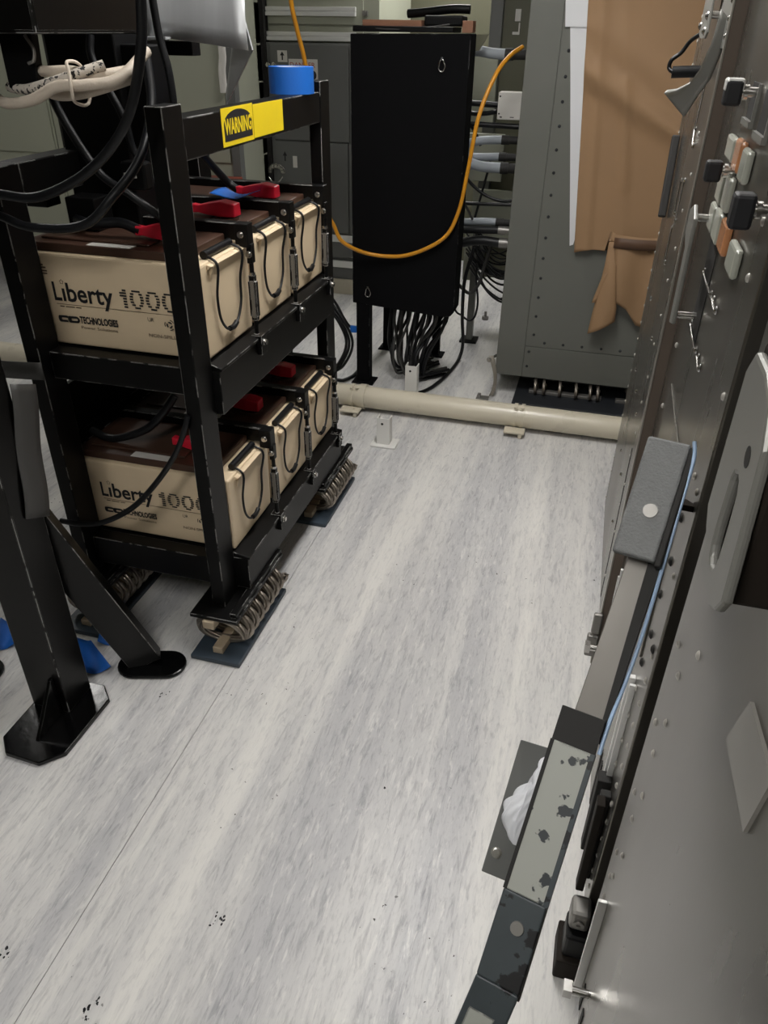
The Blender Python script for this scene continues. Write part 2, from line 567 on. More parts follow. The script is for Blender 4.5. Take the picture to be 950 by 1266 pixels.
# shelf rails, upper then lower
def rails(zr0, zr1, xo, zdeck, zf):
    part('shelf_rail', MB().box((-1.2545, 1.495, zf), (-0.8785, 1.5395, zr1)), 'black', RK, 0.003)
    part('shelf_rail', MB().box((-1.2545, 2.3705, zr0 + 0.03), (-0.8785, 2.415, zr1)), 'black', RK, 0.003)
    s = MB()
    s.box((-0.90, 1.5405, zr0), (xo - 0.006, 2.3695, zr1 - 0.02))
    s.prism([(-0.90, zr1 - 0.02), (xo, zr1 - 0.02), (xo, zr1 - 0.012), (-0.845, zr1 - 0.002), (-0.90, zr1 - 0.002)], (0, 2.3695, 0), X, Z, 0.829)
    part('shelf_rail', s, 'black', RK, 0.002)
    part('shelf_rail', MB().box((-1.335, 1.5405, zf), (-1.28, 2.3695, zr1 - 0.002)), 'black', RK, 0.003)
    part('shelf_plate', MB().box((-1.28, 1.5405, zdeck - 0.012), (-0.9005, 2.3695, zdeck - 0.003)), 'black_clean', RK)
rails(0.690, 0.822, -0.815, 0.822, 0.752)
rails(0.150, 0.272, -0.792, 0.272, 0.185)

# feet: black plate on a wire rope spring that stands on a slate pad
def coil_mb(y0, y1, zc, rx, rz, turns, rw, xc=0.0):
    s = MB()
    st = 5
    N = int(turns * 22)
    pts = []
    for i in range(N + 1):
        t = i / N
        a = 2 * math.pi * turns * t
        pts.append(Vector((xc + rx * math.cos(a), y0 + (y1 - y0) * t, zc + rz * math.sin(a))))
    for k in range(st):
        q = []
        for i in range(N + 1):
            a = pts[max(0, i - 1)]
            b = pts[min(N, i + 1)]
            d = (b - a).normalized()
            u = d.cross(Y).normalized()
            v2 = d.cross(u)
            ph = 2 * math.pi * (k / st + i / 22.0 * 1.0)
            q.append(pts[i] + (u * math.cos(ph) + v2 * math.sin(ph)) * rw * 0.60)
        s.tube(q, rw * 0.40, 5, smooth=False)
    return s
foot = None
for (xc, yc) in ((-0.855, 1.578), (-0.855, 2.308), (-1.275, 1.578), (-1.275, 2.308)):
    if foot is None:
        s = MB().box((-0.07, -0.168, 0.124), (0.07, 0.168, 0.136))
        s.box((0.045, -0.155, 0.1365), (0.066, 0.168, 0.150))
        foot = part('foot_plate', s, 'black', RK, 0.0015, local=True)
        foot.location = Vector((xc, yc, 0)) - RK.location
        part('wire_coil', coil_mb(-0.15, 0.15, 0.0695, 0.073, 0.044, 8, 0.0125, 0.009), 'wire', foot, local=True, label='twisted steel wire rope coil')
        part('retaining_bar', MB().box((-0.030, -0.176, 0.098), (0.004, 0.160, 0.1235)), 'tan', foot, 0.002, local=True)
        part('retaining_bar', MB().box((-0.008, -0.178, 0.0155), (0.022, 0.160, 0.036)), 'tan', foot, 0.002, local=True)
        part('base_pad', MB().box((-0.066, -0.203, 0.0005), (0.082, 0.150, 0.015)), 'slate', foot, 0.003, local=True, label='slate blue base pad')
    else:
        c = copy_tree(foot, RK)
        c.location = Vector((xc, yc, 0)) - RK.location

part('side_guard', MB().box((-1.352, 1.5405, 0.52), (-1.338, 2.3695, 0.668)).box((-1.352, 1.5405, 0.508), (-1.288, 2.3695, 0.52)), 'black', RK, 0.002)
# hold-down bars with end blocks and turnbuckles
hb = None
for zsh, ys, dx in ((0.825, (1.778, 2.062, 2.338), 0.0), (0.274, (1.772, 2.052, 2.330), 0.022)):
    for y in ys:
        loc = Vector((-0.845 + dx, y, zsh)) - RK.location
        if hb is None:
            s = MB().box((-0.475, -0.006, 0.228), (0.0, 0.0, 0.268)).box((-0.475, 0.0, 0.262), (0.0, 0.026, 0.268))
            hb = part('hold_down_bar', s, 'black', RK, 0.001, local=True)
            hb.location = loc
            s = MB().box((-0.012, -0.017, 0.215), (0.022, 0.018, 0.27)).box((0.012, -0.010, 0.175), (0.026, 0.012, 0.222))
            part('end_block', s, 'black_clean', hb, 0.002, local=True)
            part('bolt', MB().hexbolt((0.004, -0.017, 0.245), (0, -1, 0), 0.0065, 0.008), 'steel', hb, local=True)
            part('bolt', MB().hexbolt((0.019, -0.010, 0.198), (0, -1, 0), 0.0065, 0.008), 'steel', hb, local=True)
            s = MB()
            s.cyl((0.019, 0, 0.18), (0.019, 0, 0.145), 0.006, 8)
            s.cyl((0.019, 0, 0.035), (0.019, 0, -0.01), 0.006, 8)
            s.box((0.011, -0.007, 0.128), (0.027, 0.007, 0.145)).box((0.011, -0.007, 0.03), (0.027, 0.007, 0.044))
            s.box((0.008, -0.007, 0.04), (0.014, 0.007, 0.13)).box((0.024, -0.007, 0.04), (0.030, 0.007, 0.13))
            s.cyl((0.019, 0, 0.145), (0.019, 0, 0.10), 0.0045, 8).cyl((0.019, 0, 0.07), (0.019, 0, 0.04), 0.0045, 8)
            s.box((0.004, -0.016, -0.060), (0.038, 0.016, -0.008))
            tb = part('turnbuckle', s, 'black', hb, 0.001, local=True)
            part('edge_bar', MB().box((0.0142, -0.0078, 0.036), (0.0238, -0.0045, 0.132)), 'dullsteel', hb, 0.001, local=True)
            part('bolt', MB().hexbolt((0.038, 0.0, -0.028), (1, 0, 0), 0.0075, 0.008), 'steel', hb, local=True)
            part('lock_nut', MB().cyl((0.019, 0, 0.145), (0.019, 0, 0.152), 0.0085, 8), 'steel', hb, local=True)
        else:
            c = copy_tree(hb, RK)
            c.location = loc

# warning stickers on the right top rail (its face looks towards +x)
yl = part('warning_label', MB().box((-0.8425, 1.716, 1.268), (-0.8415, 1.886, 1.346)), 'yellow', RK, label='yellow and black warning sticker')
pts = [(1.726, 1.278), (1.878, 1.278), (1.878, 1.312)] + [(1.802 + 0.076 * math.cos(a), 1.312 + 0.028 * math.sin(a)) for a in [math.pi * k / 12 for k in range(1, 12)]] + [(1.726, 1.312)]
part('black_field', MB().prism([(p[0], p[1]) for p in pts], (-0.8416, 0, 0), Y, Z, 0.0006), 'ink', yl)
part('lettering', MB().text('WARNING', (-0.8409, 1.728, 1.293), Y, Z, 0.030, 0.146, 0.0004, 0.0016), 'yellow', yl)
part('yellow_label', MB().box((-0.8425, 1.889, 1.270), (-0.8415, 2.078, 1.342)), 'yellow', RK, label='plain yellow sticker')

# ------------------------------------------------------------------ batteries
def battery(loc, label):
    t = thing('battery', loc, label, 'battery', 'cream batteries in the black rack')
    hx, hy = 0.2335, 0.131
    s = MB()
    vs = []
    for z, d in ((0, 0.003), (0.205, 0.0), (0.222, 0.0)):
        vs += [(-hx + d, -hy + d, z), (hx - d, -hy + d, z), (hx - d, hy - d, z), (-hx + d, hy - d, z)]
    fs = [(3, 2, 1, 0), (8, 9, 10, 11)]
    for k in range(2):
        for i in range(4):
            fs.append((k * 4 + i, k * 4 + (i + 1) % 4, k * 4 + 4 + (i + 1) % 4, k * 4 + 4 + i))
    s.add(vs, fs)
    case = part('case', s, 'case', t, 0.006, local=True)
    # lip of the handle recess
    s = MB().prism([(hx, 0.218), (hx + 0.012, 0.212), (hx, 0.178)], (0, -0.088, 0), X, Z, -0.010)
    s.prism([(hx, 0.218), (hx + 0.012, 0.214), (hx, 0.204)], (0, 0.088, 0), X, Z, 0.186)
    part('handle_lip', s, 'case', case, 0.001, local=True)
    # print on the long side
    f = -hy - 0.0003
    k = MB()
    k.text('L', (-0.1625, f, 0.112), X, Z, 0.044, 0.021, bold=0.0012)
    k.text('\u0131berty', (-0.138, f, 0.112), X, Z, 0.044, 0.137, bold=0.0012)
    star = [(0.0065 * (1 if i % 2 == 0 else 0.62) * math.sin(math.pi * i / 5), 0.0065 * (1 if i % 2 == 0 else 0.62) * math.cos(math.pi * i / 5)) for i in range(10)]
    for i in range(10):
        a, b = star[i], star[(i + 1) % 10]
        k.add([(-0.1345 + a[0], f - 0.0006, 0.157 + a[1]), (-0.1345 + b[0], f - 0.0006, 0.157 + b[1]),
               (-0.1345 + b[0] * 0.78, f - 0.0006, 0.157 + b[1] * 0.78), (-0.1345 + a[0] * 0.78, f - 0.0006, 0.157 + a[1] * 0.78)], [(0, 1, 2, 3)])
    # striped 1000
    zb, dh = 0.110, 0.046
    rows = 7
    for r in range(rows):
        z0 = zb + dh * r / rows
        z1 = z0 + dh / rows * 0.62
        zm = (z0 + z1) / 2
        segs = [(0.026, 0.036)]
        if r in (4, 5):
            segs = [(0.018, 0.036)]
        for dxx in (0.044, 0.086, 0.128):
            cx, rx = dxx + 0.018, 0.0185
            q = (zm - (zb + dh / 2)) / (dh / 2)
            wo = rx * math.sqrt(max(0, 1 - q * q))
            qi = q / 0.72
            wi = (rx - 0.009) * math.sqrt(1 - qi * qi) if abs(qi) < 1 else 0
            if wi > 0:
                segs += [(cx - wo, cx - wi), (cx + wi, cx + wo)]
            else:
                segs += [(cx - wo, cx + wo)]
        for a, b in segs:
            k.add([(a, f - 0.0006, z0), (b, f - 0.0006, z0), (b, f - 0.0006, z1), (a, f - 0.0006, z1)], [(0, 1, 2, 3)])
    # pill logo, name line and marks
    for (cx, rr, w) in ((-0.148, 0.0085, 0.022), (-0.121, 0.0085, 0.022)):
        o_ = [(cx - w / 2 - 0.0 + rr * math.cos(a) * 0.6 if math.cos(a) < 0 else cx + w / 2 - rr * 0.4 + rr * math.cos(a), 0.0665 + rr * math.sin(a)) for a in [2 * math.pi * i / 16 for i in range(16)]]
        i_ = [((q[0] - cx) * 0.55 + cx + 0.002, (q[1] - 0.0665) * 0.34 + 0.0665) for q in o_]
        for i in range(16):
            j = (i + 1) % 16
            if cx < -0.13 and 13 <= i or (cx < -0.13 and i <= 1):
                continue
            k.add([(o_[i][0], f - 0.0006, o_[i][1]), (o_[j][0], f - 0.0006, o_[j][1]), (i_[j][0], f - 0.0006, i_[j][1]), (i_[i][0], f - 0.0006, i_[i][1])], [(0, 1, 2, 3)])
    k.text('&', (-0.139, f, 0.062), X, Z, 0.008, 0.007)
    k.text('TECHNOLOGIES', (-0.104, f, 0.060), X, Z, 0.0165, 0.104, bold=0.0008)
    k.text('UR', (0.083, f, 0.083), X, Z, 0.0095, 0.016)
    for i in range(3):
        a0 = 2 * math.pi * i / 3 + 0.5
        for rr0, rr1, da in ((0.0045, 0.0085, 1.5), (0.0115, 0.0135, 0.9)):
            q = [(0.139 + rr * math.cos(a), f - 0.0006, 0.079 + rr * math.sin(a)) for a in (a0, a0 + da / 2, a0 + da) for rr in (rr0, rr1)]
            k.add(q, [(0, 1, 3, 2), (2, 3, 5, 4)])
    part('lettering', k, 'ink', case, local=True, label='black printed name and marks on the long side')
    k = MB().text('Power Solutions', (-0.104, f, 0.046), X, Z, 0.0075, 0.100)
    k.text('NON-SPILLABLE', (0.080, f, 0.045), X, Z, 0.0085, 0.106)
    k.box((-0.160, f - 0.0004, 0.1025), (0.180, f + 0.0001, 0.1035))
    for a, b in ((-0.152, -0.140), (-0.136, -0.112), (-0.108, -0.094)):
        k.box((a, f - 0.0004, 0.0965), (b, f + 0.0001, 0.0985))
    part('small_lettering', k, 'ink_brown', case, local=True)
    # lid
    s = MB()
    lx0, lx1, ly = -0.229, 0.188, 0.118
    s.box((lx0, -ly, 0.222), (lx1, ly, 0.243))
    s.box((lx0 + 0.03, -ly + 0.03, 0.243), (lx1 - 0.10, ly - 0.03, 0.249))
    lid = part('lid', s, 'lid', t, 0.004, local=True)
    part('terminal_ring', MB().ring((0.125, -0.035, 0.243), (0, 0, 1), 0.026, 0.034, 0.006, 24), 'lid', lid, local=True)
    part('terminal_ring', MB().ring((-0.165, -0.035, 0.243), (0, 0, 1), 0.026, 0.034, 0.006, 24), 'lid', lid, local=True)
    part('lid_label', MB().box((-0.06, -0.115, 0.2432), (0.055, -0.087, 0.2437)), 'labelw', lid, local=True, label='pale paper label')
    # red terminal cover
    s = MB()
    prof = [(0.158, 0.021, 0.252, 0.284), (0.118, 0.024, 0.252, 0.290), (0.075, 0.017, 0.254, 0.282), (0.050, 0.011, 0.257, 0.276), (0.030, 0.012, 0.256, 0.278)]
    vs = []
    for x, hw, z0, z1 in prof:
        vs += [(x, -0.035 - hw, z0), (x, -0.035 + hw, z0), (x, -0.035 + hw * 0.92, z1), (x, -0.035 - hw * 0.92, z1)]
    fs = [(0, 1, 2, 3), (19, 18, 17, 16)]
    for q in range(4):
        for i in range(4):
            fs.append((q * 4 + (i + 1) % 4, q * 4 + i, q * 4 + 4 + i, q * 4 + 4 + (i + 1) % 4))
    s.add(vs, fs)
    part('terminal_cover', s, 'red', t, 0.003, local=True, label='red plastic terminal cover')
    s = MB().cyl((0.125, -0.035, 0.243), (0.125, -0.035, 0.254), 0.017, 14)
    part('terminal', s, 'ink', t, local=True)
    # handle
    s = MB().cyl((0.2165, -0.075, 0.232), (0.2165, 0.062, 0.232), 0.0095, 12)
    h = part('handle', s, 'cable', t, 0.001, local=True, label='black tube handle')
    x = hx + 0.0045
    s = MB().tube([(0.2165, -0.070, 0.232), (x + 0.011, -0.074, 0.212), (x + 0.002, -0.072, 0.14), (x + 0.002, -0.066, 0.085), (x + 0.003, -0.040, 0.052),
                   (x + 0.004, -0.008, 0.047), (x + 0.003, 0.026, 0.058), (x + 0.002, 0.052, 0.095), (x + 0.002, 0.058, 0.15), (x + 0.011, 0.060, 0.212), (0.2165, 0.058, 0.232)], 0.0033, 7)
    part('handle_rope', s, 'cable', h, local=True, label='thin black rope loop hanging down the end')
    s = MB().tube([(x + 0.004, -0.028, 0.048), (x + 0.005, -0.008, 0.047), (x + 0.004, 0.012, 0.052)], 0.0068, 8)
    part('rope_sleeve', s, 'cable', h, local=True)
    return t
BX = -1.0785
b0 = battery((BX, 1.676, 0.825), 'cream battery nearest the camera on the upper shelf of the black rack')
st_ = MB()
for i, (a, b, z) in enumerate(((-0.203, -0.187, 0.199), (-0.198, -0.176, 0.192), (-0.196, -0.170, 0.186), (-0.188, -0.168, 0.178), (-0.190, -0.169, 0.172))):
    st_.box((a, -0.1316, z), (b, -0.1311, z + 0.0035))
stamp_ = st_
blabels = [('cream battery in the middle of the upper shelf of the black rack', (BX, 1.958, 0.825)),
           ('cream battery at the far end of the upper shelf of the black rack', (BX, 2.235, 0.825)),
           ('cream battery nearest the camera on the lower shelf with a cable across its print', (BX + 0.012, 1.676, 0.274)),
           ('cream battery in the middle of the lower shelf of the black rack', (BX + 0.022, 1.955, 0.274)),
           ('cream battery at the far end of the lower shelf of the black rack', (BX + 0.022, 2.230, 0.274))]
for lb, loc in blabels:
    c = copy_tree(b0)
    c.location = loc
    c['label'] = lb

part('stamp', stamp_, 'ink_brown', [c_ for c_ in b0.children if c_.name.startswith('case')][0], local=True, kind='stuff', label='smudged dark stamp')

# ------------------------------------------------------------------ tape roll and blue tape
t = thing('tape_roll', (-0.888, 2.27, 1.342), 'roll of blue masking tape standing on the far end of the rack top rail', 'tape')
part('tape', MB().ring((-0.888, 2.27, 1.3425), (0, 0, 1), 0.041, 0.062, 0.065, 48), 'blue', t, 0.001)
part('core', MB().ring((-0.888, 2.27, 1.344), (0, 0, 1), 0.038, 0.0408, 0.063, 40), 'bluecore', t)
def tape_piece(pts, z, curl, label, name='tape_scrap'):
    # four corners, gently curled
    a, b, c, d = [Vector((p[0], p[1], z)) for p in pts]
    def fn(u, v):
        p = (a * (1 - u) + b * u) * (1 - v) + (d * (1 - u) + c * u) * v
        return p + Vector((0, 0, curl * (u - 0.5) ** 2 * 4 + 0.004 * math.sin(u * 5 + v * 3) + 0.005))
    o = solo(name, MB().grid(fn, 8, 6), 'blue', label, 'tape', 'blue tape scraps')
    m = o.modifiers.new('thick', 'SOLIDIFY')
    m.thickness = 0.0012
    return o
tape_piece([(-1.53, 1.36), (-1.46, 1.345), (-1.415, 1.275), (-1.47, 1.245)], 0.0, 0.012, 'blue tape scrap on the floor at the left edge beside the black leg')
tape_piece([(-1.275, 1.35), (-1.225, 1.355), (-1.105, 1.270), (-1.16, 1.235)], 0.0, 0.008, 'longer blue tape scrap on the floor between the black leg and brace')
tape_piece([(-1.215, 1.400), (-1.125, 1.425), (-1.115, 1.375), (-1.195, 1.345)], 0.0, 0.016, 'short curled blue tape scrap on the floor behind the brace foot')
tape_piece([(-1.065, 2.055), (-0.965, 2.045), (-0.94, 2.12), (-1.06, 2.15)], 1.0905, 0.010, 'blue tape scrap lying on the far upper battery lid')

# ------------------------------------------------------------------ battery cables
def cable(pts, r, label, m='cable', name='battery_cable', group='black cables on the rack', cat='cable', n=8):
    return solo(name, MB().tube(pts, r, n, 7), m, label, cat, group)
cable([(-0.790, 1.36, 1.56), (-0.806, 1.36, 1.465), (-0.855, 1.36, 1.353), (-0.945, 1.355, 1.267), (-1.066, 1.35, 1.213), (-1.159, 1.35, 1.212), (-1.30, 1.36, 1.22)], 0.0095, 'black cable in a wide loop in front of the rack posts')
cable([(-1.30, 1.42, 1.17), (-1.216, 1.405, 1.156), (-1.142, 1.40, 1.14), (-1.024, 1.41, 1.150), (-0.955, 1.43, 1.208), (-0.926, 1.50, 1.270), (-0.93, 1.58, 1.36), (-0.95, 1.62, 1.46)], 0.0095, 'black cable sagging low across the front of the upper shelf')
cable([(-1.172, 1.60, 1.40), (-1.172, 1.60, 1.347), (-1.10, 1.60, 1.225), (-1.028, 1.60, 1.179), (-0.97, 1.62, 1.13), (-0.955, 1.64, 1.10)], 0.0095, 'black cable dropping from the equipment down to the near upper battery')
cable([(-1.10, 1.66, 1.48), (-1.097, 1.65, 1.433), (-1.048, 1.65, 1.335), (-1.032, 1.65, 1.264), (-1.012, 1.65, 1.235), (-0.994, 1.65, 1.25), (-0.985, 1.66, 1.30)], 0.0085, 'black cable hooked in a tight bend behind the rack post')
cable([(-0.965, 1.70, 1.55), (-0.960, 1.70, 1.479), (-0.948, 1.70, 1.42), (-0.945, 1.70, 1.354), (-0.95, 1.70, 1.28)], 0.0085, 'black cable with a pale sheen rising beside the metal hood')
cable([(-0.98, 1.655, 1.52), (-0.973, 1.65, 1.443), (-0.970, 1.65, 1.361), (-0.98, 1.66, 1.27)], 0.0085, 'short black cable hanging between hood and rack post')
cable([(-1.045, 1.925, 1.090), (-1.10, 1.91, 1.115), (-1.16, 1.86, 1.13), (-1.22, 1.78, 1.12)], 0.0125, 'thick black cable to the red cover of the middle upper battery')
cable([(-1.045, 2.20, 1.090), (-1.08, 2.19, 1.12), (-1.12, 2.10, 1.22), (-1.15, 2.05, 1.30)], 0.0115, 'black cable rising from the red cover of the far upper battery')
cable([(-0.872, 1.455, 0.72), (-0.88, 1.450, 0.690), (-0.915, 1.448, 0.616), (-0.98, 1.446, 0.525), (-1.067, 1.448, 0.432), (-1.164, 1.450, 0.368), (-1.239, 1.450, 0.346), (-1.30, 1.44, 0.352)], 0.0075, 'black cable sweeping across the printed side of the near lower battery')
cable([(-1.277, 1.62, 0.545), (-1.22, 1.61, 0.535), (-1.167, 1.61, 0.545), (-1.10, 1.62, 0.575), (-1.051, 1.63, 0.622), (-1.019, 1.65, 0.670)], 0.011, 'black cable lying on the lid of the near lower battery')
cable([(-1.038, 1.64, 1.09), (-1.09, 1.64, 1.105), (-1.16, 1.63, 1.10), (-1.22, 1.66, 1.10)], 0.0125, 'thick black cable to the red cover of the near upper battery')
# black terminal blocks and clutter on the near upper battery
s = MB().box((-1.372, 1.645, 1.125), (-1.285, 1.70, 1.205)).box((-1.345, 1.655, 1.205), (-1.31, 1.69, 1.216))
solo('terminal_block', s, 'black_clean', 'black terminal block beside the left rack post above the upper shelf', 'terminal block', bev=0.003)
s = MB().box((-1.245, 1.66, 1.075), (-1.165, 1.73, 1.150))
solo('terminal_block', s, 'black_clean', 'black terminal block on the lid of the near upper battery', 'terminal block', bev=0.003)
t = thing('cable_clamp', (-1.02, 1.625, 1.18), 'small black cable clamp with a white tag above the near upper battery', 'clamp')
part('clamp_body', MB().box((-1.045, 1.606, 1.185), (-0.985, 1.64, 1.245)), 'black_clean', t, 0.006)
part('tag', MB().box((-1.036, 1.6035, 1.212), (-1.006, 1.606, 1.222)), 'labelw', t, label='white tag')

# ------------------------------------------------------------------ equipment stand at the left
ST = thing('equipment_stand', (-1.17, 1.14, 0), 'black glossy steel stand with leg, brace and welded foot plates', 'stand')
pl = [(-1.228, 0.985), (-1.190, 0.945), (-1.095, 0.940), (-1.050, 0.985), (-1.046, 1.168), (-1.085, 1.207), (-1.180, 1.207), (-1.228, 1.165)]
part('foot_plate', MB().prism(pl, (0, 0, 0.0005), X, Y, 0.014), 'black_gloss', ST, 0.003)
lg = part('leg', MB().box((-1.222, 1.096, 0.0145), (-1.114, 1.190, 1.42)), 'black_leg', ST, 0.004)
part('gusset', MB().prism([(0.995, 0.0145), (1.096, 0.0145), (1.096, 0.135), (1.085, 0.135)], (-1.142, 0, 0), Y, Z, 0.010), 'black_gloss', lg, 0.002)
ov = []
for i in range(24):
    a = 2 * math.pi * i / 24
    ov.append((0.042 * (1 if math.cos(a) > 0 else -1) + 0.052 * math.cos(a), 0.052 * math.sin(a)))
ux = Vector((0.96, 0.27, 0)).normalized()
part('foot_plate', MB().prism(ov, (-1.008, 1.318, 0.0005), ux, Vector((-ux.y, ux.x, 0)), 0.012), 'black_gloss', ST, 0.004)
part('brace', MB().beam((-1.030, 1.325, 0.012), (-1.185, 1.185, 0.60), 0.088, 0.042, up=(0.5, -1, 0.2)), 'black_leg', ST, 0.003)
part('foot_plate', MB().prism(ov, (-1.475, 1.165, 0.0005), X, Y, 0.012), 'black_gloss', ST, 0.004)
part('leg', MB().box((-1.50, 1.14, 0.0125), (-1.42, 1.21, 1.42)), 'black_leg', ST, 0.004)
# housing carried by the stand
part('top_frame', MB().box((-1.56, 1.10, 1.42), (-1.05, 1.26, 1.47)), 'black_clean', ST, 0.003)
hs = part('housing', MB().box((-1.56, 1.262, 1.484), (-0.935, 1.60, 2.05)), 'black_leg', ST, 0.006, label='black glossy housing underside')
part('side_lug', MB().prism([(-1.062, 1.40), (-1.0, 1.40), (-0.994, 1.484), (-1.062, 1.484)], (0, 1.345, 0), X, Z, 0.02), 'black_clean', hs, 0.002)
part('hook', MB().tube([(-1.003, 1.32, 1.482), (-0.99, 1.318, 1.462), (-0.992, 1.316, 1.445), (-1.004, 1.316, 1.440)], 0.003, 6), 'dullsteel', hs)
part('column', MB().box((-1.29, 1.76, 1.05), (-1.11, 1.90, 1.60)), 'black_clean', ST, 0.004)
part('column', MB().box((-1.118, 1.785, 1.25), (-1.040, 1.86, 1.462)), 'black_clean', ST, 0.004)
part('cross_arm', MB().box((-1.29, 1.6005, 1.50), (-1.14, 1.90, 1.56)), 'black_clean', ST, 0.004)
part('cross_arm', MB().box((-1.17, 2.03, 1.434), (-1.058, 2.075, 1.466)), 'black_clean', ST, 0.002)
part('cross_arm', MB().box((-1.17, 1.88, 1.44), (-1.13, 2.05, 1.47)), 'black_clean', ST, 0.002)

# grey metal hood
HD = thing('metal_hood', (-1.0, 1.95, 1.45), 'brushed grey sheet metal hood above the rack with a folded edge', 'hood')
def hoodf(u, v):
    x = (-1.125 + 0.265 * u) * (1 - v) + (-1.205 + 0.315 * u) * v
    z = (1.477 - 0.026 * u) * (1 - v) + (1.85 - 0.05 * u) * v
    y = 1.93 + 0.22 * v * v + 0.02 * math.sin(u * 3.1)
    return (x, y, z)
o = part('sheet', MB().grid(hoodf, 8, 10), 'hood', HD)
m_ = o.modifiers.new('thick', 'SOLIDIFY')
m_.thickness = 0.003
m_.offset = 1
s = MB().add([(-0.857, 1.945, 1.452), (-0.885, 1.95, 1.556), (-0.905, 2.01, 1.545), (-1.055, 2.19, 1.335), (-1.035, 2.15, 1.318)], [(0, 1, 2, 3, 4)])
o = part('end_flange', s, 'hood', HD)
m_ = o.modifiers.new('thick', 'SOLIDIFY')
m_.thickness = 0.003
part('lip', MB().box((-1.115, 1.905, 1.470), (-1.060, 1.93, 1.476)), 'hood', HD, 0.001)

# bundle of pale sleeved cables under the housing
CB = thing('cable_bundle', (-0.96, 1.30, 1.40), 'bundle of off-white sleeved cables tied under the black housing', 'cable')
part('sleeved_cable', MB().tube([(-1.10, 1.33, 1.385), (-1.052, 1.30, 1.378), (-0.991, 1.29, 1.386), (-0.936, 1.29, 1.408), (-0.888, 1.30, 1.411), (-0.845, 1.34, 1.42), (-0.83, 1.42, 1.46)], 0.0095, 10), 'rope', CB)
part('sleeved_cable', MB().tube([(-1.08, 1.35, 1.40), (-1.02, 1.315, 1.400), (-0.96, 1.305, 1.412), (-0.91, 1.31, 1.426), (-0.87, 1.34, 1.44)], 0.0085, 10), 'rope_fleck', CB)
part('sleeved_cable', MB().tube([(-1.03, 1.36, 1.43), (-0.98, 1.33, 1.428), (-0.93, 1.325, 1.430), (-0.885, 1.335, 1.424), (-0.85, 1.38, 1.43)], 0.009, 10), 'rope', CB)
part('sleeved_cable', MB().tube([(-1.02, 1.36, 1.398), (-0.965, 1.33, 1.392), (-0.915, 1.32, 1.396), (-0.872, 1.33, 1.406), (-0.84, 1.38, 1.42)], 0.0095, 10), 'rope', CB)
part('tie', MB().tube([(-0.912, 1.296, 1.445), (-0.905, 1.286, 1.43), (-0.902, 1.280, 1.405), (-0.906, 1.29, 1.385), (-0.908, 1.33, 1.38), (-0.91, 1.345, 1.41), (-0.912, 1.33, 1.44)], 0.0028, 6, closed=True), 'rope', CB)

# grey webbing strap
SP = thing('webbing_strap', (-1.22, 1.40, 0.60), 'dark grey webbing strap hanging down the stand leg and round the rack post', 'strap')
s = MB().grid(lambda u, v: (-1.46 + 0.215 * u, 1.452 - 0.006 * math.sin(u * 3) - 0.004 * u, 0.755 + 0.044 * v + 0.012 * u), 10, 2)
o = part('wrap', s, 'strap', SP)
o.modifiers.new('thick', 'SOLIDIFY').thickness = 0.003
s = MB().grid(lambda u, v: (-1.109 + 0.003 * math.sin(u * 3) + 0.003 * math.sin(v * 9), 1.131 + 0.058 * v + 0.069 * u, 0.586 - 0.034 * u + v * (0.293 + 0.006 * u)), 4, 16)
o = part('tail', s, 'strap', SP)
o.modifiers.new('thick', 'SOLIDIFY').thickness = 0.003

# ------------------------------------------------------------------ black equipment box on legs
BB = thing('equipment_box', (-0.83, 3.66, 0), 'tall matt black equipment box on short legs with two steel rings', 'equipment box')
s = MB().prism([(-1.072, 0.400), (-0.650, 0.372), (-0.600, 0.378), (-0.585, 0.398), (-0.585, 1.486), (-1.072, 1.480)], (0, 3.53, 0), X, Z, 0.13)
part('base_shelf', MB().box((-1.06, 3.531, 0.395), (-0.66, 3.945, 0.425)), 'black_matte', BB, 0.003)
part('case', s, 'black_matte', BB, 0.004)
for (x0, x1, y0, y1) in ((-1.055, -0.99, 3.402, 3.455), (-1.055, -1.005, 3.895, 3.94), (-0.775, -0.735, 3.87, 3.91)):
    l_ = part('leg', MB().box((x0, y0, 0.0065), (x1, y1, 0.40)), 'black_matte', BB, 0.002)
    part('foot', MB().box((x0 - 0.02, y0 - 0.03, 0.0005), (x1 + 0.025, y1 + 0.02, 0.0065)), 'black_matte', l_, 0.001)
for cx, cz in ((-0.693, 1.378), (-0.996, 0.456)):
    q = [(cx + 0.010 * math.cos(a) * (1.0 if math.sin(a) > 0 else 1.35), 3.394, cz + 0.021 * math.sin(a)) for a in [2 * math.pi * i / 14 for i in range(14)]]
    part('ring', MB().tube(q, 0.0024, 6, 3, closed=True).box((cx - 0.004, 3.392, cz + 0.018), (cx + 0.004, 3.3995, cz + 0.028)), 'steel', BB, label='steel spring ring')
part('side_bracket', MB().prism([(-0.70, 1.478), (-0.56, 1.484), (-0.595, 1.425), (-0.70, 1.415)], (0, 3.69, 0), X, Z, 0.012), 'olive', BB)
solo('wood_block', MB().box((-1.045, 3.48, 1.5065), (-0.80, 3.56, 1.528)), 'wood', 'brown wood strip lying on top of the black equipment box at the left', 'wood', bev=0.002)
solo('wood_block', MB().box((-0.632, 3.46, 1.4875), (-0.59, 3.529, 1.528)), 'wood', 'short brown wood block on top of the black equipment box at the right', 'wood', bev=0.002)
s = MB().box((-1.068, 3.42, 1.487), (-0.66, 3.60, 1.5065))
solo('flat_tray', s, 'black_clean', 'thin dark tray on top of the black equipment box', 'tray', bev=0.003)
t = thing('handheld_device', (-0.75, 3.57, 1.5065), 'black handheld device lying on the tray on the black equipment box', 'device')
part('body', MB().box((-0.795, 3.50, 1.5075), (-0.64, 3.62, 1.545)), 'black_clean', t, 0.008)
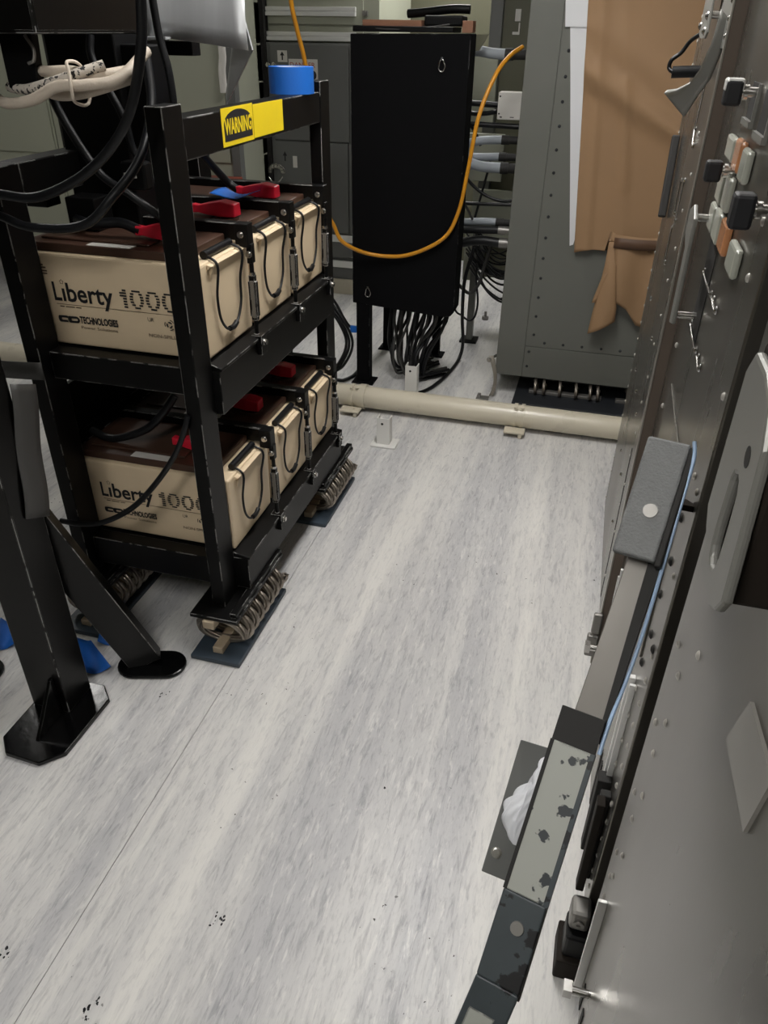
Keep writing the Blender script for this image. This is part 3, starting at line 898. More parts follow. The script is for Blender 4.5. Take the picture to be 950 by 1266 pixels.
part('grip', MB().tube([(-0.88, 3.58, 1.550), (-0.80, 3.57, 1.556), (-0.70, 3.56, 1.566), (-0.622, 3.56, 1.566)], 0.016, 10), 'black_clean', t)
solo('thin_cable', MB().tube([(-1.03, 3.43, 1.505), (-0.93, 3.42, 1.496), (-0.80, 3.43, 1.500), (-0.68, 3.45, 1.515)], 0.003, 6), 'cable_grey', 'thin grey cord along the front top edge of the black equipment box', 'cord')

# cables hanging under the box
random.seed(3)
CN = thing('hanging_cables', (-0.8, 3.6, 0), 'dense bunch of black cables hanging from under the black equipment box', 'cables')
for i in range(26):
    t = i / 25
    y0 = 3.46 + random.random() * 0.3
    x0 = -0.905 + 0.255 * t + random.uniform(-0.012, 0.012)
    xb = -0.885 + 0.135 * t + random.uniform(-0.02, 0.02)
    yb = 3.46 + 0.16 * random.random()
    zz = 0.012 + random.random() * 0.03
    bow = -0.03 + 0.04 * t
    pts = [(x0, y0, 0.405), (x0 + bow * 0.4, y0 - 0.02, 0.30), (xb + bow + random.uniform(-0.02, 0.02), yb + 0.02, 0.16), (xb + bow * 0.3, yb, 0.06), (xb + 0.02, yb + 0.02, zz), (xb + 0.10 * random.random() + 0.03, yb + 0.12, zz)]
    part('cable', MB().tube(pts, 0.006 + 0.003 * random.random(), 6, 5), 'cable' if random.random() < 0.72 else 'cable_grey', CN)
BC = 'black cables near the equipment box'
cable([(-0.56, 3.72, 0.62), (-0.60, 3.75, 0.45), (-0.607, 3.80, 0.25), (-0.602, 3.85, 0.10), (-0.612, 3.84, 0.02), (-0.622, 3.69, 0.010), (-0.652, 3.50, 0.010), (-0.698, 3.364, 0.010), (-0.790, 3.25, 0.010)], 0.009, 'black cable curving across the floor from behind the box to the pipe', group=BC)
cable([(-0.566, 3.9, 0.50), (-0.566, 3.9, 0.426), (-0.548, 3.9, 0.312), (-0.556, 3.9, 0.231), (-0.584, 3.9, 0.203), (-0.626, 3.9, 0.225), (-0.668, 3.9, 0.261), (-0.70, 3.88, 0.42)], 0.0055, 'thin black cable drooping in a loop right of the equipment box', group=BC)
cable([(-0.50, 3.9, 0.60), (-0.528, 3.9, 0.486), (-0.55, 3.9, 0.399), (-0.595, 3.9, 0.346), (-0.662, 3.88, 0.40)], 0.009, 'grey cable bending in under the right side of the equipment box', m='cable_grey', group=BC)
cable([(-1.25, 3.28, 0.60), (-1.128, 3.30, 0.427), (-1.083, 3.30, 0.352), (-1.062, 3.34, 0.30), (-1.055, 3.48, 0.26)], 0.0065, 'straight black cable slanting down behind the rear rack post', group=BC)
for i, (dx, lb) in enumerate(((0, 'outermost black cable in the coil behind the rear rack post'), (-0.016, 'second black cable in the coil behind the rear rack post'), (-0.030, 'innermost black cable in the coil behind the rear rack post'))):
    cable([(-1.16 + dx, 3.22 + 0.02 * i, 0.50), (-1.095 + dx, 3.21, 0.427), (-1.045 + dx, 3.20, 0.365), (-1.014 + dx, 3.20, 0.296), (-1.018 + dx, 3.20, 0.238), (-1.048 + dx, 3.20, 0.176), (-1.084 + dx, 3.20 + 0.01 * i, 0.137), (-1.16, 3.2, 0.10 + 0.01 * i)], 0.0065, lb, group=BC)
cable([(-1.25, 3.33, 0.02), (-1.147, 3.365, 0.012), (-1.113, 3.375, 0.012), (-1.082, 3.46, 0.012), (-1.09, 3.6, 0.012)], 0.009, 'thick black cable on the floor by the left leg of the equipment box', group=BC)
cable([(-1.36, 2.9, 0.36), (-1.259, 2.9, 0.297), (-1.211, 2.9, 0.27), (-1.145, 2.9, 0.256), (-1.05, 2.9, 0.25)], 0.006, 'black cable crossing behind the far lower battery', group=BC)
cable([(-1.17, 2.9, 0.46), (-1.183, 2.9, 0.38), (-1.194, 2.9, 0.315), (-1.20, 2.9, 0.25), (-1.22, 2.92, 0.12), (-1.22, 2.93, 0.05), (-1.20, 2.96, 0.0065), (-1.14, 3.0, 0.0065)], 0.006, 'black cable hanging down behind the far lower battery', group=BC)
solo('tape_scrap', MB().box((-1.052, 3.293, 0.292), (-1.024, 3.306, 0.322)), 'blue', 'small blue tape flag wrapped on the black cable beside the equipment box leg', 'tape', 'blue tape scraps')

# orange cable
solo('orange_cable', MB().tube([(-1.150, 3.0, 2.385), (-1.150, 3.0, 2.0), (-1.156, 3.0, 1.671), (-1.162, 3.0, 1.578), (-1.161, 3.05, 1.483), (-1.154, 3.1, 1.38), (-1.144, 3.2, 1.094), (-1.130, 3.25, 0.838), (-1.115, 3.28, 0.766),
      (-1.08, 3.3, 0.696), (-0.977, 3.36, 0.641), (-0.812, 3.375, 0.644), (-0.651, 3.375, 0.725), (-0.588, 3.375, 0.839), (-0.555, 3.36, 1.014), (-0.527, 3.36, 1.205), (-0.484, 3.42, 1.344), (-0.444, 3.5, 1.411), (-0.405, 3.58, 1.443)], 0.0085, 10, 8),
     'orange', 'orange cable hanging from above and looping across the black equipment box', 'cable')

# ------------------------------------------------------------------ rear connectors between box and grey cabinet
HG = 'grey hoses into the grey cabinet'
def hose(pts, r, label, shell=True, m='hose'):
    t = thing('grey_hose' if m == 'hose' else 'black_hose', pts[0], label, 'hose', HG if m == 'hose' else 'black hoses into the grey cabinet')
    part('sleeve', MB().tube(pts, r, 12), m, t)
    e = Vector(pts[-1])
    s = MB().cyl(e, e + Vector((0.035, 0, 0)), r * 1.12, 14).cyl(e + Vector((0.035, 0, 0)), Vector((-0.3745, e.y, e.z)), r * 0.95, 14)
    part('connector', s, 'slot' if m == 'hose' else 'dullsteel', t, 0.001)
hose([(-0.70, 3.80, 1.42), (-0.618, 3.80, 1.421), (-0.56, 3.80, 1.414), (-0.50, 3.80, 1.411)], 0.021, 'topmost grey hose running right from behind the black box')
hose([(-0.72, 3.80, 1.03), (-0.649, 3.80, 1.054), (-0.579, 3.80, 1.073), (-0.483, 3.80, 1.080)], 0.018, 'second grey hose from the top with a tan tip')
hose([(-0.72, 3.85, 1.00), (-0.603, 3.83, 1.000), (-0.493, 3.83, 1.006)], 0.017, 'third grey hose from the top, half hidden behind a thicker one')
hose([(-0.72, 3.78, 1.00), (-0.65, 3.78, 0.990), (-0.571, 3.78, 0.969), (-0.475, 3.78, 0.966)], 0.0225, 'thickest grey hose, just below the half hidden one')
hose([(-0.72, 3.80, 0.710), (-0.628, 3.80, 0.716), (-0.55, 3.80, 0.724), (-0.477, 3.80, 0.726)], 0.017, 'lowest grey hose between the black box and grey cabinet')
hose([(-0.72, 3.78, 0.68), (-0.654, 3.78, 0.683), (-0.55, 3.78, 0.690), (-0.46, 3.78, 0.694)], 0.018, 'upper of two black hoses low between the box and grey cabinet', m='cable')
hose([(-0.72, 3.78, 0.60), (-0.65, 3.78, 0.618), (-0.55, 3.78, 0.640), (-0.45, 3.78, 0.636)], 0.022, 'lower of two black hoses low between the box and grey cabinet', m='cable')
t = thing('junction_box', (-0.46, 3.80, 1.16), 'cream junction box beside the grey cabinet above the hoses', 'junction box')
part('body', MB().box((-0.513, 3.79, 1.162), (-0.376, 3.86, 1.270)), 'labelw', t, 0.004)
part('screws', MB().dome((-0.505, 3.79, 1.253), (0, -1, 0), 0.004).dome((-0.505, 3.79, 1.185), (0, -1, 0), 0.004).dome((-0.498, 3.79, 1.172), (0, -1, 0), 0.003).dome((-0.493, 3.79, 1.172), (0, -1, 0), 0.003).box((-0.455, 3.789, 1.171), (-0.437, 3.7905, 1.174)), 'slot', t, kind='stuff')
rk = thing('rear_frame', (-0.55, 4.15, 0), 'dark equipment frame behind the hoses with pale switch plates', 'frame')
part('post', MB().box((-0.66, 4.35, 0.35), (-0.60, 4.45, 2.1)), 'grey_dark', rk, 0.002)
part('panel', MB().box((-0.60, 4.40, 0.30), (-0.38, 4.45, 2.1)), 'olive', rk)
part('switch_plate', MB().box((-0.545, 4.39, 1.535), (-0.518, 4.40, 1.585)), 'labelw', rk, 0.001)
part('switch_plate', MB().box((-0.552, 4.39, 1.480), (-0.518, 4.40, 1.492)).box((-0.524, 4.39, 1.492), (-0.518, 4.40, 1.53)), 'labelw', rk)
part('grey_panel', MB().box((-0.70, 4.20, 1.10), (-0.585, 4.22, 1.40)), 'panel', rk, 0.002)
part('grey_panel', MB().box((-0.70, 4.20, 0.84), (-0.52, 4.22, 1.06)), 'panel', rk, 0.002)
part('grey_panel', MB().box((-0.66, 4.20, 0.55), (-0.42, 4.22, 0.80)), 'panel', rk, 0.002)
part('grey_panel', MB().box((-0.68, 4.16, 0.34), (-0.595, 4.18, 0.62)), 'panel', rk, 0.002)
part('upright', MB().box((-0.635, 4.14, 0.0005), (-0.600, 4.19, 0.62)), 'grey', rk, 0.002)
part('base', MB().box((-0.665, 4.11, 0.0005), (-0.57, 4.21, 0.012)), 'black_clean', rk)
random.seed(11)
def wirepath(a, b, sag):
    a, b = Vector(a), Vector(b)
    q = []
    for i in range(5):
        t = i / 4
        p = a * (1 - t) + b * t
        p.z -= sag * 4 * t * (1 - t)
        q.append(p)
    return q
wl = MB()
for i in range(22):
    z0 = random.uniform(0.36, 0.58)
    wl.tube(wirepath((-0.60 - 0.06 * random.random(), 4.0 + 0.1 * random.random(), z0 + 0.1), (-0.376, 3.75 + 0.2 * random.random(), z0 + random.uniform(-0.05, 0.1)), 0.03 + 0.08 * random.random()), 0.004 + 0.002 * random.random(), 5, 4)
o = solo('wire_tangle', wl, 'cable', 'tangle of thin black wires entering the grey cabinet low down', 'wires')
o['kind'] = 'stuff'
for (a, b, sg, r, lb, m) in (((-0.70, 3.85, 1.22), (-0.376, 3.85, 1.21), 0.0, 0.013, 'black cable running straight below the junction box level', 'cable'),
                             ((-0.70, 3.86, 1.185), (-0.52, 3.82, 1.19), 0.01, 0.010, 'black cable ending at the cream junction box', 'cable'),
                             ((-0.70, 3.80, 1.14), (-0.376, 3.80, 1.135), 0.0, 0.012, 'black cable passing just under the cream junction box', 'cable'),
                             ((-0.636, 3.80, 1.135), (-0.58, 3.82, 1.05), -0.01, 0.007, 'black cable kinked above the tan tipped hose', 'cable'),
                             ((-0.66, 3.82, 0.93), (-0.376, 3.82, 0.83), 0.05, 0.008, 'black cable sagging below the thickest grey hose', 'cable'),
                             ((-0.66, 3.80, 0.80), (-0.376, 3.80, 0.808), 0.0, 0.009, 'straight black cable with bright couplings below the sagging one', 'cable'),
                             ((-0.53, 3.83, 0.985), (-0.585, 3.81, 0.72), 0.0, 0.006, 'thin black cable slanting between the grey hoses', 'cable'),
                             ((-0.66, 3.76, 0.845), (-0.585, 3.77, 0.735), -0.006, 0.006, 'grey wire slanting down to the lowest grey hose', 'cable_grey')):
    cable(wirepath(a, b, sg), r, lb, m=m, group='wires between the box and the grey cabinet', n=6)

# ------------------------------------------------------------------ grey cabinet at the back right
GC = thing('grey_cabinet', (0.25, 3.9, 0.1), 'large grey riveted cabinet with brown paper taped to it', 'cabinet')
part('body', MB().box((-0.372, 3.456, 0.108), (0.84, 4.35, 2.25)), 'grey', GC)
part('panel', MB().box((-0.374, 3.450, 0.107), (-0.2475, 3.456, 2.25)), 'grey', GC, 0.0015)
part('panel', MB().box((-0.2455, 3.450, 0.259), (0.84, 3.456, 2.25)), 'grey', GC, 0.0015)
part('panel', MB().box((-0.2455, 3.450, 0.107), (0.84, 3.456, 0.2565)), 'grey', GC, 0.0015)
rv = MB()
for i in range(22):
    rv.dome((-0.213, 3.450, 0.315 + 0.0862 * i), (0, -1, 0), 0.0065)
for i in range(12):
    rv.dome((-0.16 + 0.085 * i, 3.450, 0.280), (0, -1, 0), 0.0065)
rv.dome((-0.226, 3.450, 0.232), (0, -1, 0), 0.0065).dome((-0.228, 3.450, 0.160), (0, -1, 0), 0.0065)
part('rivets', rv, 'darkpad', GC, kind='stuff')
sm = part('shock_mount', MB().box((-0.270, 3.325, 0.0005), (0.62, 3.72, 0.024)), 'darkpad', GC, 0.004)
part('shock_mount_plate', MB().box((-0.25, 3.47, 0.094), (0.62, 3.72, 0.1075)), 'black_clean', sm)
cm = MB()
for xx in (-0.175, -0.135, -0.06, 0.015, 0.08, 0.115, 0.25, 0.30, 0.37):
    for k in range(4):
        q = [(xx + 0.0035 * math.cos(k * 1.57 + i * 0.9) + 0.006 * (i - 8) / 8, 3.475 + 0.052 * math.cos(2 * math.pi * i / 18) + 0.002 * math.sin(k * 1.57), 0.060 + 0.036 * math.sin(2 * math.pi * i / 18)) for i in range(18)]
        cm.tube(q, 0.0042, 5, 2, closed=True)
part('wire_loops', cm, 'wire', sm, kind='stuff')
part('retaining_bar', MB().box((-0.205, 3.455, 0.0245), (0.135, 3.485, 0.040)).box((0.20, 3.455, 0.0245), (0.50, 3.485, 0.040)), 'dullsteel', sm, 0.002)
GS = thing('ground_strap', (-0.40, 3.42, 0.02), 'frayed braided ground strap from the grey cabinet corner to the floor', 'strap')
s = MB().grid(lambda u, v: (-0.402 + 0.022 * u + 0.035 * math.sin(v * 2.6) * (1 - 0.2 * u) - 0.004, 3.40 - 0.01 * math.sin(v * 3) + 0.008 * u, 0.010 + 0.20 * (1 - v)), 4, 12)
o = part('braid', s, 'braid', GS)
o.modifiers.new('thick', 'SOLIDIFY').thickness = 0.003
part('floor_clip', MB().box((-0.445, 3.365, 0.0005), (-0.385, 3.405, 0.006)).box((-0.44, 3.37, 0.006), (-0.425, 3.395, 0.022)), 'dullsteel', GS, 0.001)
part('bolt', MB().hexbolt((-0.400, 3.392, 0.195), (0, -1, 0), 0.009, 0.012).cyl((-0.400, 3.392, 0.195), (-0.3745, 3.46, 0.195), 0.006, 8), 'steel', GS)

# brown kraft paper and white strip
KP = thing('kraft_paper', (0.05, 3.44, 1.0), 'brown kraft paper sheet hanging on the grey cabinet with torn lower flap', 'paper')
def kraft(u, v):
    z = 0.70 + v * 1.20
    xl = -0.085 - 0.105 * v
    x = xl + u * (0.42 - xl)
    if v < 0.001:
        z += 0.018 * math.sin(u * 9) * (1 if u < 0.3 else 0.3) + (0.085 if u > 0.27 else 0)
    d = (x - 0.0) * 0.55 + (z - 1.30)
    fold = 0.030 * math.exp(-(d / 0.045) ** 2) + 0.012 * math.exp(-((d - 0.14) / 0.06) ** 2)
    fold2 = 0.014 * math.exp(-((x - (0.03 + (1.25 - z) * 0.16)) / 0.018) ** 2) * (1 if 0.95 < z < 1.35 else 0.3)
    edge = 0.010 * math.exp(-((u - 0.10) / 0.03) ** 2)
    return (x, 3.436 - fold - fold2 - edge - 0.012 * (0.5 + 0.5 * math.sin(x * 9 + z * 4)) - 0.02 * (1 - v) * u, z)
def soft(o, t=0.0012):
    m = o.modifiers.new('thick', 'SOLIDIFY')
    m.thickness = t
    return o
soft(part('slit_shade', MB().grid(lambda u, v: (0.072 + 0.35 * u, 3.409 - 0.012 * math.sin(u * 6), 0.735 + 0.042 * v), 12, 2), 'kraft_shade', KP, label='dark brown strip painted as the shade in the paper slit'))  # dark strip standing in for the shadowed slit below the sheet
soft(part('sheet', MB().grid(kraft, 44, 60), 'kraft', KP))
def lerp(a, b, t):
    return a + (b - a) * t
def pline(P, t):
    k = t * (len(P) - 1)
    i = min(int(k), len(P) - 2)
    return tuple(lerp(a, b, k - i) for a, b in zip(P[i], P[i + 1]))
fl_l = [(0.052, 3.425, 0.755), (0.050, 3.41, 0.66), (0.040, 3.40, 0.55), (0.030, 3.395, 0.45), (0.024, 3.39, 0.365)]
fl_r = [(0.088, 3.428, 0.755), (0.098, 3.40, 0.66), (0.112, 3.385, 0.57), (0.128, 3.385, 0.49), (0.130, 3.39, 0.430)]
def flapl(u, v):
    a, b = Vector(pline(fl_l, v)), Vector(pline(fl_r, v))
    p = a * (1 - u) + b * u
    p.y -= 0.022 * math.sin(math.pi * u) * v
    return p
soft(part('torn_strip', MB().grid(flapl, 8, 16), 'kraft', KP, label='narrow curled strip of torn kraft paper'))
def flapr(u, v):
    x = 0.078 + u * 0.36 + 0.03 * (1 - v) * 0
    bot = pline([(0.515,), (0.485,), (0.415,), (0.408,), (0.45,), (0.46,), (0.45,)], u)[0]
    z = 0.748 - v * (0.748 - bot) - 0.0
    x += 0.035 * v * (1 - u)
    return (x, 3.418 - 0.016 * math.sin(v * 2.2) - 0.010 * math.sin(u * 12 + v), z)
soft(part('lower_flap', MB().grid(flapr, 24, 16), 'kraft', KP, label='wide lower flap of kraft paper'))
def curl(u, v):
    a = u * 4.2
    return (0.020 + 0.030 * v - 0.012 * math.cos(a) + 0.012, 3.405 - 0.012 * math.sin(a), 0.50 + 0.13 * v + 0.01 * u)
soft(part('rolled_edge', MB().grid(curl, 10, 6), 'kraft', KP, label='small rolled edge of torn paper'))
WP = thing('white_paper_strip', (-0.15, 3.44, 1.1), 'white paper strip taped along the left edge of the brown paper', 'paper')
soft(part('strip', MB().prism([(-0.219, 1.520), (-0.187, 1.30), (-0.148, 1.02), (-0.108, 0.722), (-0.094, 0.728), (-0.080, 0.80), (-0.115, 1.20), (-0.150, 1.527)], (0, 3.447, 0), X, Z, 0.0012), 'paper', WP), 0.0006)
soft(part('upper_strip', MB().prism([(-0.250, 1.98), (-0.246, 1.595), (-0.236, 1.512), (-0.152, 1.512), (-0.150, 1.60), (-0.172, 1.98)], (0, 3.4425, 0), X, Z, 0.0012), 'paper', WP), 0.0006)

# ------------------------------------------------------------------ pipe across the floor
PP = thing('floor_pipe', (-0.6, 3.10, 0), 'cream painted pipe running across the floor in clamps', 'pipe')
part('tube', MB().cyl((-3.7, 3.10, 0.063), (0.84, 3.10, 0.063), 0.050, 28), 'cream', PP)
for x in (-0.215, -0.965, -2.55):
    cl = part('clamp', MB().ring((x - 0.022, 3.10, 0.063), (1, 0, 0), 0.0505, 0.055, 0.016, 26).ring((x + 0.010, 3.10, 0.063), (1, 0, 0), 0.0505, 0.055, 0.016, 26), 'cream', PP)
    part('bracket', MB().box((x - 0.045, 3.03, 0.0005), (x + 0.020, 3.048, 0.020)).box((x - 0.050, 2.998, 0.020), (x + 0.040, 3.055, 0.028)).box((x + 0.014, 3.0, 0.0005), (x + 0.03, 3.05, 0.020)), 'cream', cl, 0.002)
    for xx in (x - 0.012, x + 0.016):
        part('bolt', MB().hexbolt((xx, 3.072, 0.108), (0, -0.5, 1), 0.0085, 0.014), 'cream', cl)
part('coupling', MB().ring((-0.945, 3.10, 0.063), (1, 0, 0), 0.0502, 0.058, 0.03, 26), 'cream', PP)

def floor_post(x, y, h, label):
    t = thing('floor_bracket', (x, y, 0), label, 'bracket')
    part('base', MB().box((x - 0.052, y - 0.045, 0.0005), (x + 0.058, y + 0.045, 0.008)), 'white', t, 0.002)
    s = MB()
    w_ = 0.028
    s.box((x - w_, y - 0.022, 0.008), (x + w_, y - 0.017, h)).box((x + w_ - 0.005, y - 0.017, 0.008), (x + w_, y + 0.025, h)).box((x - w_, y - 0.017, 0.008), (x - w_ + 0.005, y + 0.025, h))
    up = part('upright', s, 'white', t, 0.0015)
    part('hole', MB().cyl((x - 0.004, y - 0.0225, h - 0.025), (x - 0.004, y - 0.020, h - 0.025), 0.0055, 10), 'slot', up)
floor_post(-0.745, 2.79, 0.127, 'white channel bracket standing on the floor in front of the pipe')
floor_post(-0.732, 3.225, 0.195, 'taller white channel bracket standing behind the pipe')
solo('floor_stud', MB().cyl((-0.586, 4.556, 0.0005), (-0.586, 4.556, 0.02), 0.02, 10).cyl((-0.586, 4.556, 0.02), (-0.586, 4.556, 0.05), 0.008, 8), 'dullsteel', 'small dark stud on the floor far behind the equipment box', 'stud')
solo('wood_block', MB().box((-2.78, 3.20, 0.0005), (-2.28, 3.30, 0.055)), 'palewood', 'pale wooden batten on the floor seen under the upper shelf', 'wood', bev=0.002)
t = thing('floor_bracket', (-2.42, 3.0, 0), 'cream angle bracket with two bolt holes seen under the upper shelf', 'bracket')
part('plate', MB().box((-2.52, 3.02, 0.0005), (-2.30, 3.03, 0.16)), 'cream', t, 0.002)
part('plate', MB().box((-2.52, 2.86, 0.0005), (-2.30, 3.0195, 0.008)), 'white', t, 0.002)
part('hole', MB().cyl((-2.47, 3.0195, 0.125), (-2.47, 3.021, 0.125), 0.013, 10).cyl((-2.36, 3.0195, 0.125), (-2.36, 3.021, 0.125), 0.013, 10), 'slot', t)

# ------------------------------------------------------------------ cabinets at the back left
LC = thing('switch_cabinet', (-1.75, 5.1, 0), 'grey switch cabinet with arrow labels and a danger sign behind the rack', 'cabinet')
part('body', MB().box((-2.03, 4.812, 0.10), (-1.20, 5.6, 1.422)), 'grey_dark', LC, 0.002)
part('door', MB().box((-2.005, 4.800, 0.915), (-1.525, 4.811, 1.415)), 'grey_dark', LC, 0.002)
part('door', MB().box((-2.005, 4.800, 0.385), (-1.535, 4.811, 0.907)), 'grey_dark', LC, 0.002)
part('door', MB().box((-1.518, 4.800, 0.915), (-1.21, 4.811, 1.415)), 'grey_dark', LC, 0.002)
part('door', MB().box((-1.528, 4.800, 0.385), (-1.21, 4.811, 0.907)), 'grey_dark', LC, 0.002)
for z in (0.335, 0.175):
    d = part('drawer', MB().box((-2.0, 4.802, z - 0.10), (-1.21, 4.811, z + 0.045)), 'grey_dark', LC, 0.002)
    part('handle_strip', MB().box((-1.98, 4.785, z), (-1.22, 4.802, z + 0.042)), 'alu', d, 0.003, label='bright aluminium handle strip')
part('plinth', MB().box((-2.03, 4.79, 0.0005), (-1.20, 5.55, 0.098)), 'cream', LC, 0.003)
al = part('arrow_label', MB().box((-1.958, 4.7985, 1.325), (-1.898, 4.7999, 1.383)), 'labelw', LC)
part('arrow', MB().prism([(-1.932, 1.335), (-1.924, 1.335), (-1.924, 1.358), (-1.914, 1.358), (-1.928, 1.378), (-1.942, 1.358), (-1.932, 1.358)], (0, 4.7984, 0), X, Z, 0.0006), 'ink', al)
dg_ = part('danger_sign', MB().box((-1.890, 4.7985, 1.232), (-1.712, 4.7999, 1.342)), 'labelw', LC)
part('lettering', MB().text('DANGER', (-1.882, 4.7984, 1.300), X, Z, 0.026, 0.155), 'ink_red', dg_)
part('symbol', MB().prism([(-1.742 + 0.022 * math.cos(a), 1.262 + 0.024 * math.sin(a)) for a in [2 * math.pi * i / 16 for i in range(16)]], (0, 4.7984, 0), X, Z, 0.0006), 'ink', dg_)
part('arrow', MB().prism([(-1.948, 0.795), (-1.940, 0.795), (-1.940, 0.825), (-1.930, 0.825), (-1.944, 0.850), (-1.958, 0.825), (-1.948, 0.825)], (0, 4.7998, 0), X, Z, 0.0006), 'ink', LC, label='black painted arrow')
part('white_label', MB().box((-1.893, 4.7985, 0.760), (-1.865, 4.7999, 0.826)), 'labelw', LC)
s = MB()
for i in range(7):
    a = i / 6 * math.pi
    s.hexbolt((-2.005 + 0.045 * math.cos(a), 4.80, 0.735 + 0.03 * math.sin(a)), (0, -1, 0), 0.011, 0.02)
s.tube([(-2.05, 4.77, 0.70), (-2.02, 4.765, 0.675), (-1.98, 4.765, 0.68), (-1.955, 4.77, 0.71)], 0.006, 6)
part('connectors', s, 'steel', LC)
s = MB().hexbolt((-2.02, 4.80, 1.31), (0, -1, 0), 0.01, 0.02).hexbolt((-1.985, 4.80, 1.31), (0, -1, 0), 0.01, 0.02)
part('connectors', s, 'steel', LC)
DC = thing('drawer_cabinet', (-1.75, 5.1, 1.43), 'pale drawer cabinet with bright aluminium handles standing on the grey switch cabinet', 'cabinet')
part('body', MB().box((-2.04, 4.86, 1.4225), (-1.36, 5.6, 2.2)), 'panel', DC, 0.002)
for z0, z1, hz in ((1.428, 1.502, 1.432), (1.512, 1.66, 1.552), (1.67, 1.82, 1.71)):
    d = part('drawer', MB().box((-2.025, 4.846, z0), (-1.45, 4.859, z1)), 'panel', DC, 0.002)
    part('handle', MB().box((-2.03, 4.822, hz), (-1.49, 4.846, hz + 0.020)).box((-2.03, 4.826, hz + 0.024), (-1.49, 4.846, hz + 0.044)).box((-2.03, 4.832, hz + 0.02), (-1.49, 4.846, hz + 0.024)), 'alu', d, 0.002, label='aluminium handle strip')
part('latch', MB().box((-1.455, 4.84, 1.555), (-1.425, 4.86, 1.58)).hexbolt((-1.44, 4.84, 1.567), (0, -1, 0), 0.008, 0.012), 'dullsteel', DC)
# pale frame column
FC = thing('frame_column', (-2.12, 4.75, 0), 'pale grey jointed column left of the switch cabinet', 'column')
zs = [0.0005, 0.30, 0.56, 0.835, 1.09, 1.225, 1.415, 1.62, 1.95, 2.395]
for i in range(len(zs) - 1):
    part('segment', MB().box((-2.125, 4.74, zs[i]), (-2.062, 4.86, zs[i + 1] - 0.004)), 'panel', FC, 0.002)
part('upright', MB().box((-2.205, 4.73, 0.0005), (-2.13, 4.86, 2.395)), 'panel', FC, 0.002)
part('back_strip', MB().box((-2.06, 4.80, 0.0005), (-2.033, 4.86, 2.395)), 'slot', FC)
# slate post, pale cabinets and red board behind the hood
solo('slate_post', MB().box((-2.055, 4.28, 0.0005), (-2.005, 4.34, 2.395)), 'grey_dark', 'dark slate post behind the metal hood', 'post', bev=0.002)
for i, (x0, x1, lb) in enumerate(((-2.64, -2.062, 'pale green tall cabinet behind the metal hood next to the slate post'), (-3.20, -2.645, 'pale green tall cabinet behind the black cable loops'), (-3.80, -3.205, 'pale green tall cabinet at the far left edge'))):
    c = thing('tall_cabinet', ((x0 + x1) / 2, 4.6, 0), lb, 'cabinet', 'tall pale cabinets at the back left')
    part('body', MB().box((x0, 4.312, 0.0005), (x1, 4.9, 2.38)), 'panel', c, 0.002)
    part('door', MB().box((x0 + 0.012, 4.30, 0.84), (x1 - 0.012, 4.311, 2.36)), 'panel', c, 0.002)
    part('door', MB().box((x0 + 0.012, 4.30, 0.03), (x1 - 0.012, 4.311, 0.70)), 'panel', c, 0.002)
    part('rail', MB().box((x0 + 0.05, 4.29, 0.86), (x0 + 0.075, 4.2995, 2.3)), 'slot', c)
solo('red_board', MB().box((-2.45, 4.05, 0.735), (-2.0, 4.28, 0.775)), 'redboard', 'red brown board seen below the warning sticker', 'board', bev=0.002)
part('stand', MB().box((-2.40, 4.1, 0.0), (-2.05, 4.25, 0.73)), 'grey_dark', bpy.data.objects['red_board'])
solo('conduit', MB().tube([(-2.02, 4.2, 2.395), (-2.02, 4.2, 1.8), (-2.02, 4.2, 1.42), (-2.02, 4.2, 1.36), (-2.03, 4.2, 1.30), (-2.03, 4.2, 1.2)], 0.02, 10), 'labelw', 'pale conduit hanging between the slate post and column', 'conduit')

# ------------------------------------------------------------------ right hand cabinet row
def rivet_part(parent, pts, r=0.0062, x=0.17, m='rivet', name='rivets'):
    s = MB()
    for y, z in pts:
        s.dome((x, y, z), (-1, 0, 0), r)
    return part(name, s, m, parent, kind='stuff')
FX = 0.17
# A: far cabinet
CA = thing('metal_cabinet', (0.45, 1.95, 0.1), 'far cabinet in the right hand metal row reflecting the brown paper', 'cabinet', 'right hand metal cabinets')
part('body', MB().box((FX, 1.502, 0.10), (0.80, 2.40, 2.2)), 'metal', CA, 0.003)
part('flange', MB().box((0.150, 1.492, 0.16), (0.176, 1.5015, 2.2)), 'flange', CA)
part('flange_edge', MB().box((0.1465, 1.490, 0.16), (0.150, 1.5015, 2.2)), 'metal_edge', CA, 0.001)
rp = [(2.385, 0.13 + 0.052 * i) for i in range(28)] + [(1.82 + 0.02 * (i % 2), 0.20 + 0.075 * i) for i in range(16)]
rivet_part(CA, rp, 0.0045)
rivet_part(CA, [(2.20, 0.88), (1.92, 0.863), (2.21, 0.669), (2.06, 0.663), (1.92, 0.657), (2.0, 0.43), (2.15, 0.43), (1.95, 0.30)], 0.007, m='steel', name='bolts')
part('seam', MB().box((0.1688, 1.83, 0.115), (0.1702, 1.834, 0.60)), 'slot', CA)
s = MB()
for (p, q) in (((1.994, 1.213), (1.997, 1.14)), ((1.916, 1.224), (1.927, 1.137)), ((1.977, 1.115), (1.982, 1.031)), ((1.915, 1.326), (1.893, 1.296)), ((1.889, 1.433), (1.915, 1.326)), ((1.889, 1.60), (1.889, 1.433))):
    s.cyl((0.166, *p), (0.166, *q), 0.0022, 6)
    s.dome((0.169, *q), (-1, 0, 0), 0.007)
    s.dome((0.169, *p), (-1, 0, 0), 0.006)
part('hinge_rods', s, 'steel', CA, kind='stuff')
part('black_grip', MB().beam((0.158, 2.30, 1.275), (0.158, 2.24, 1.085), 0.02, 0.02, up=(1, 0, 0)), 'slot', CA, 0.004)
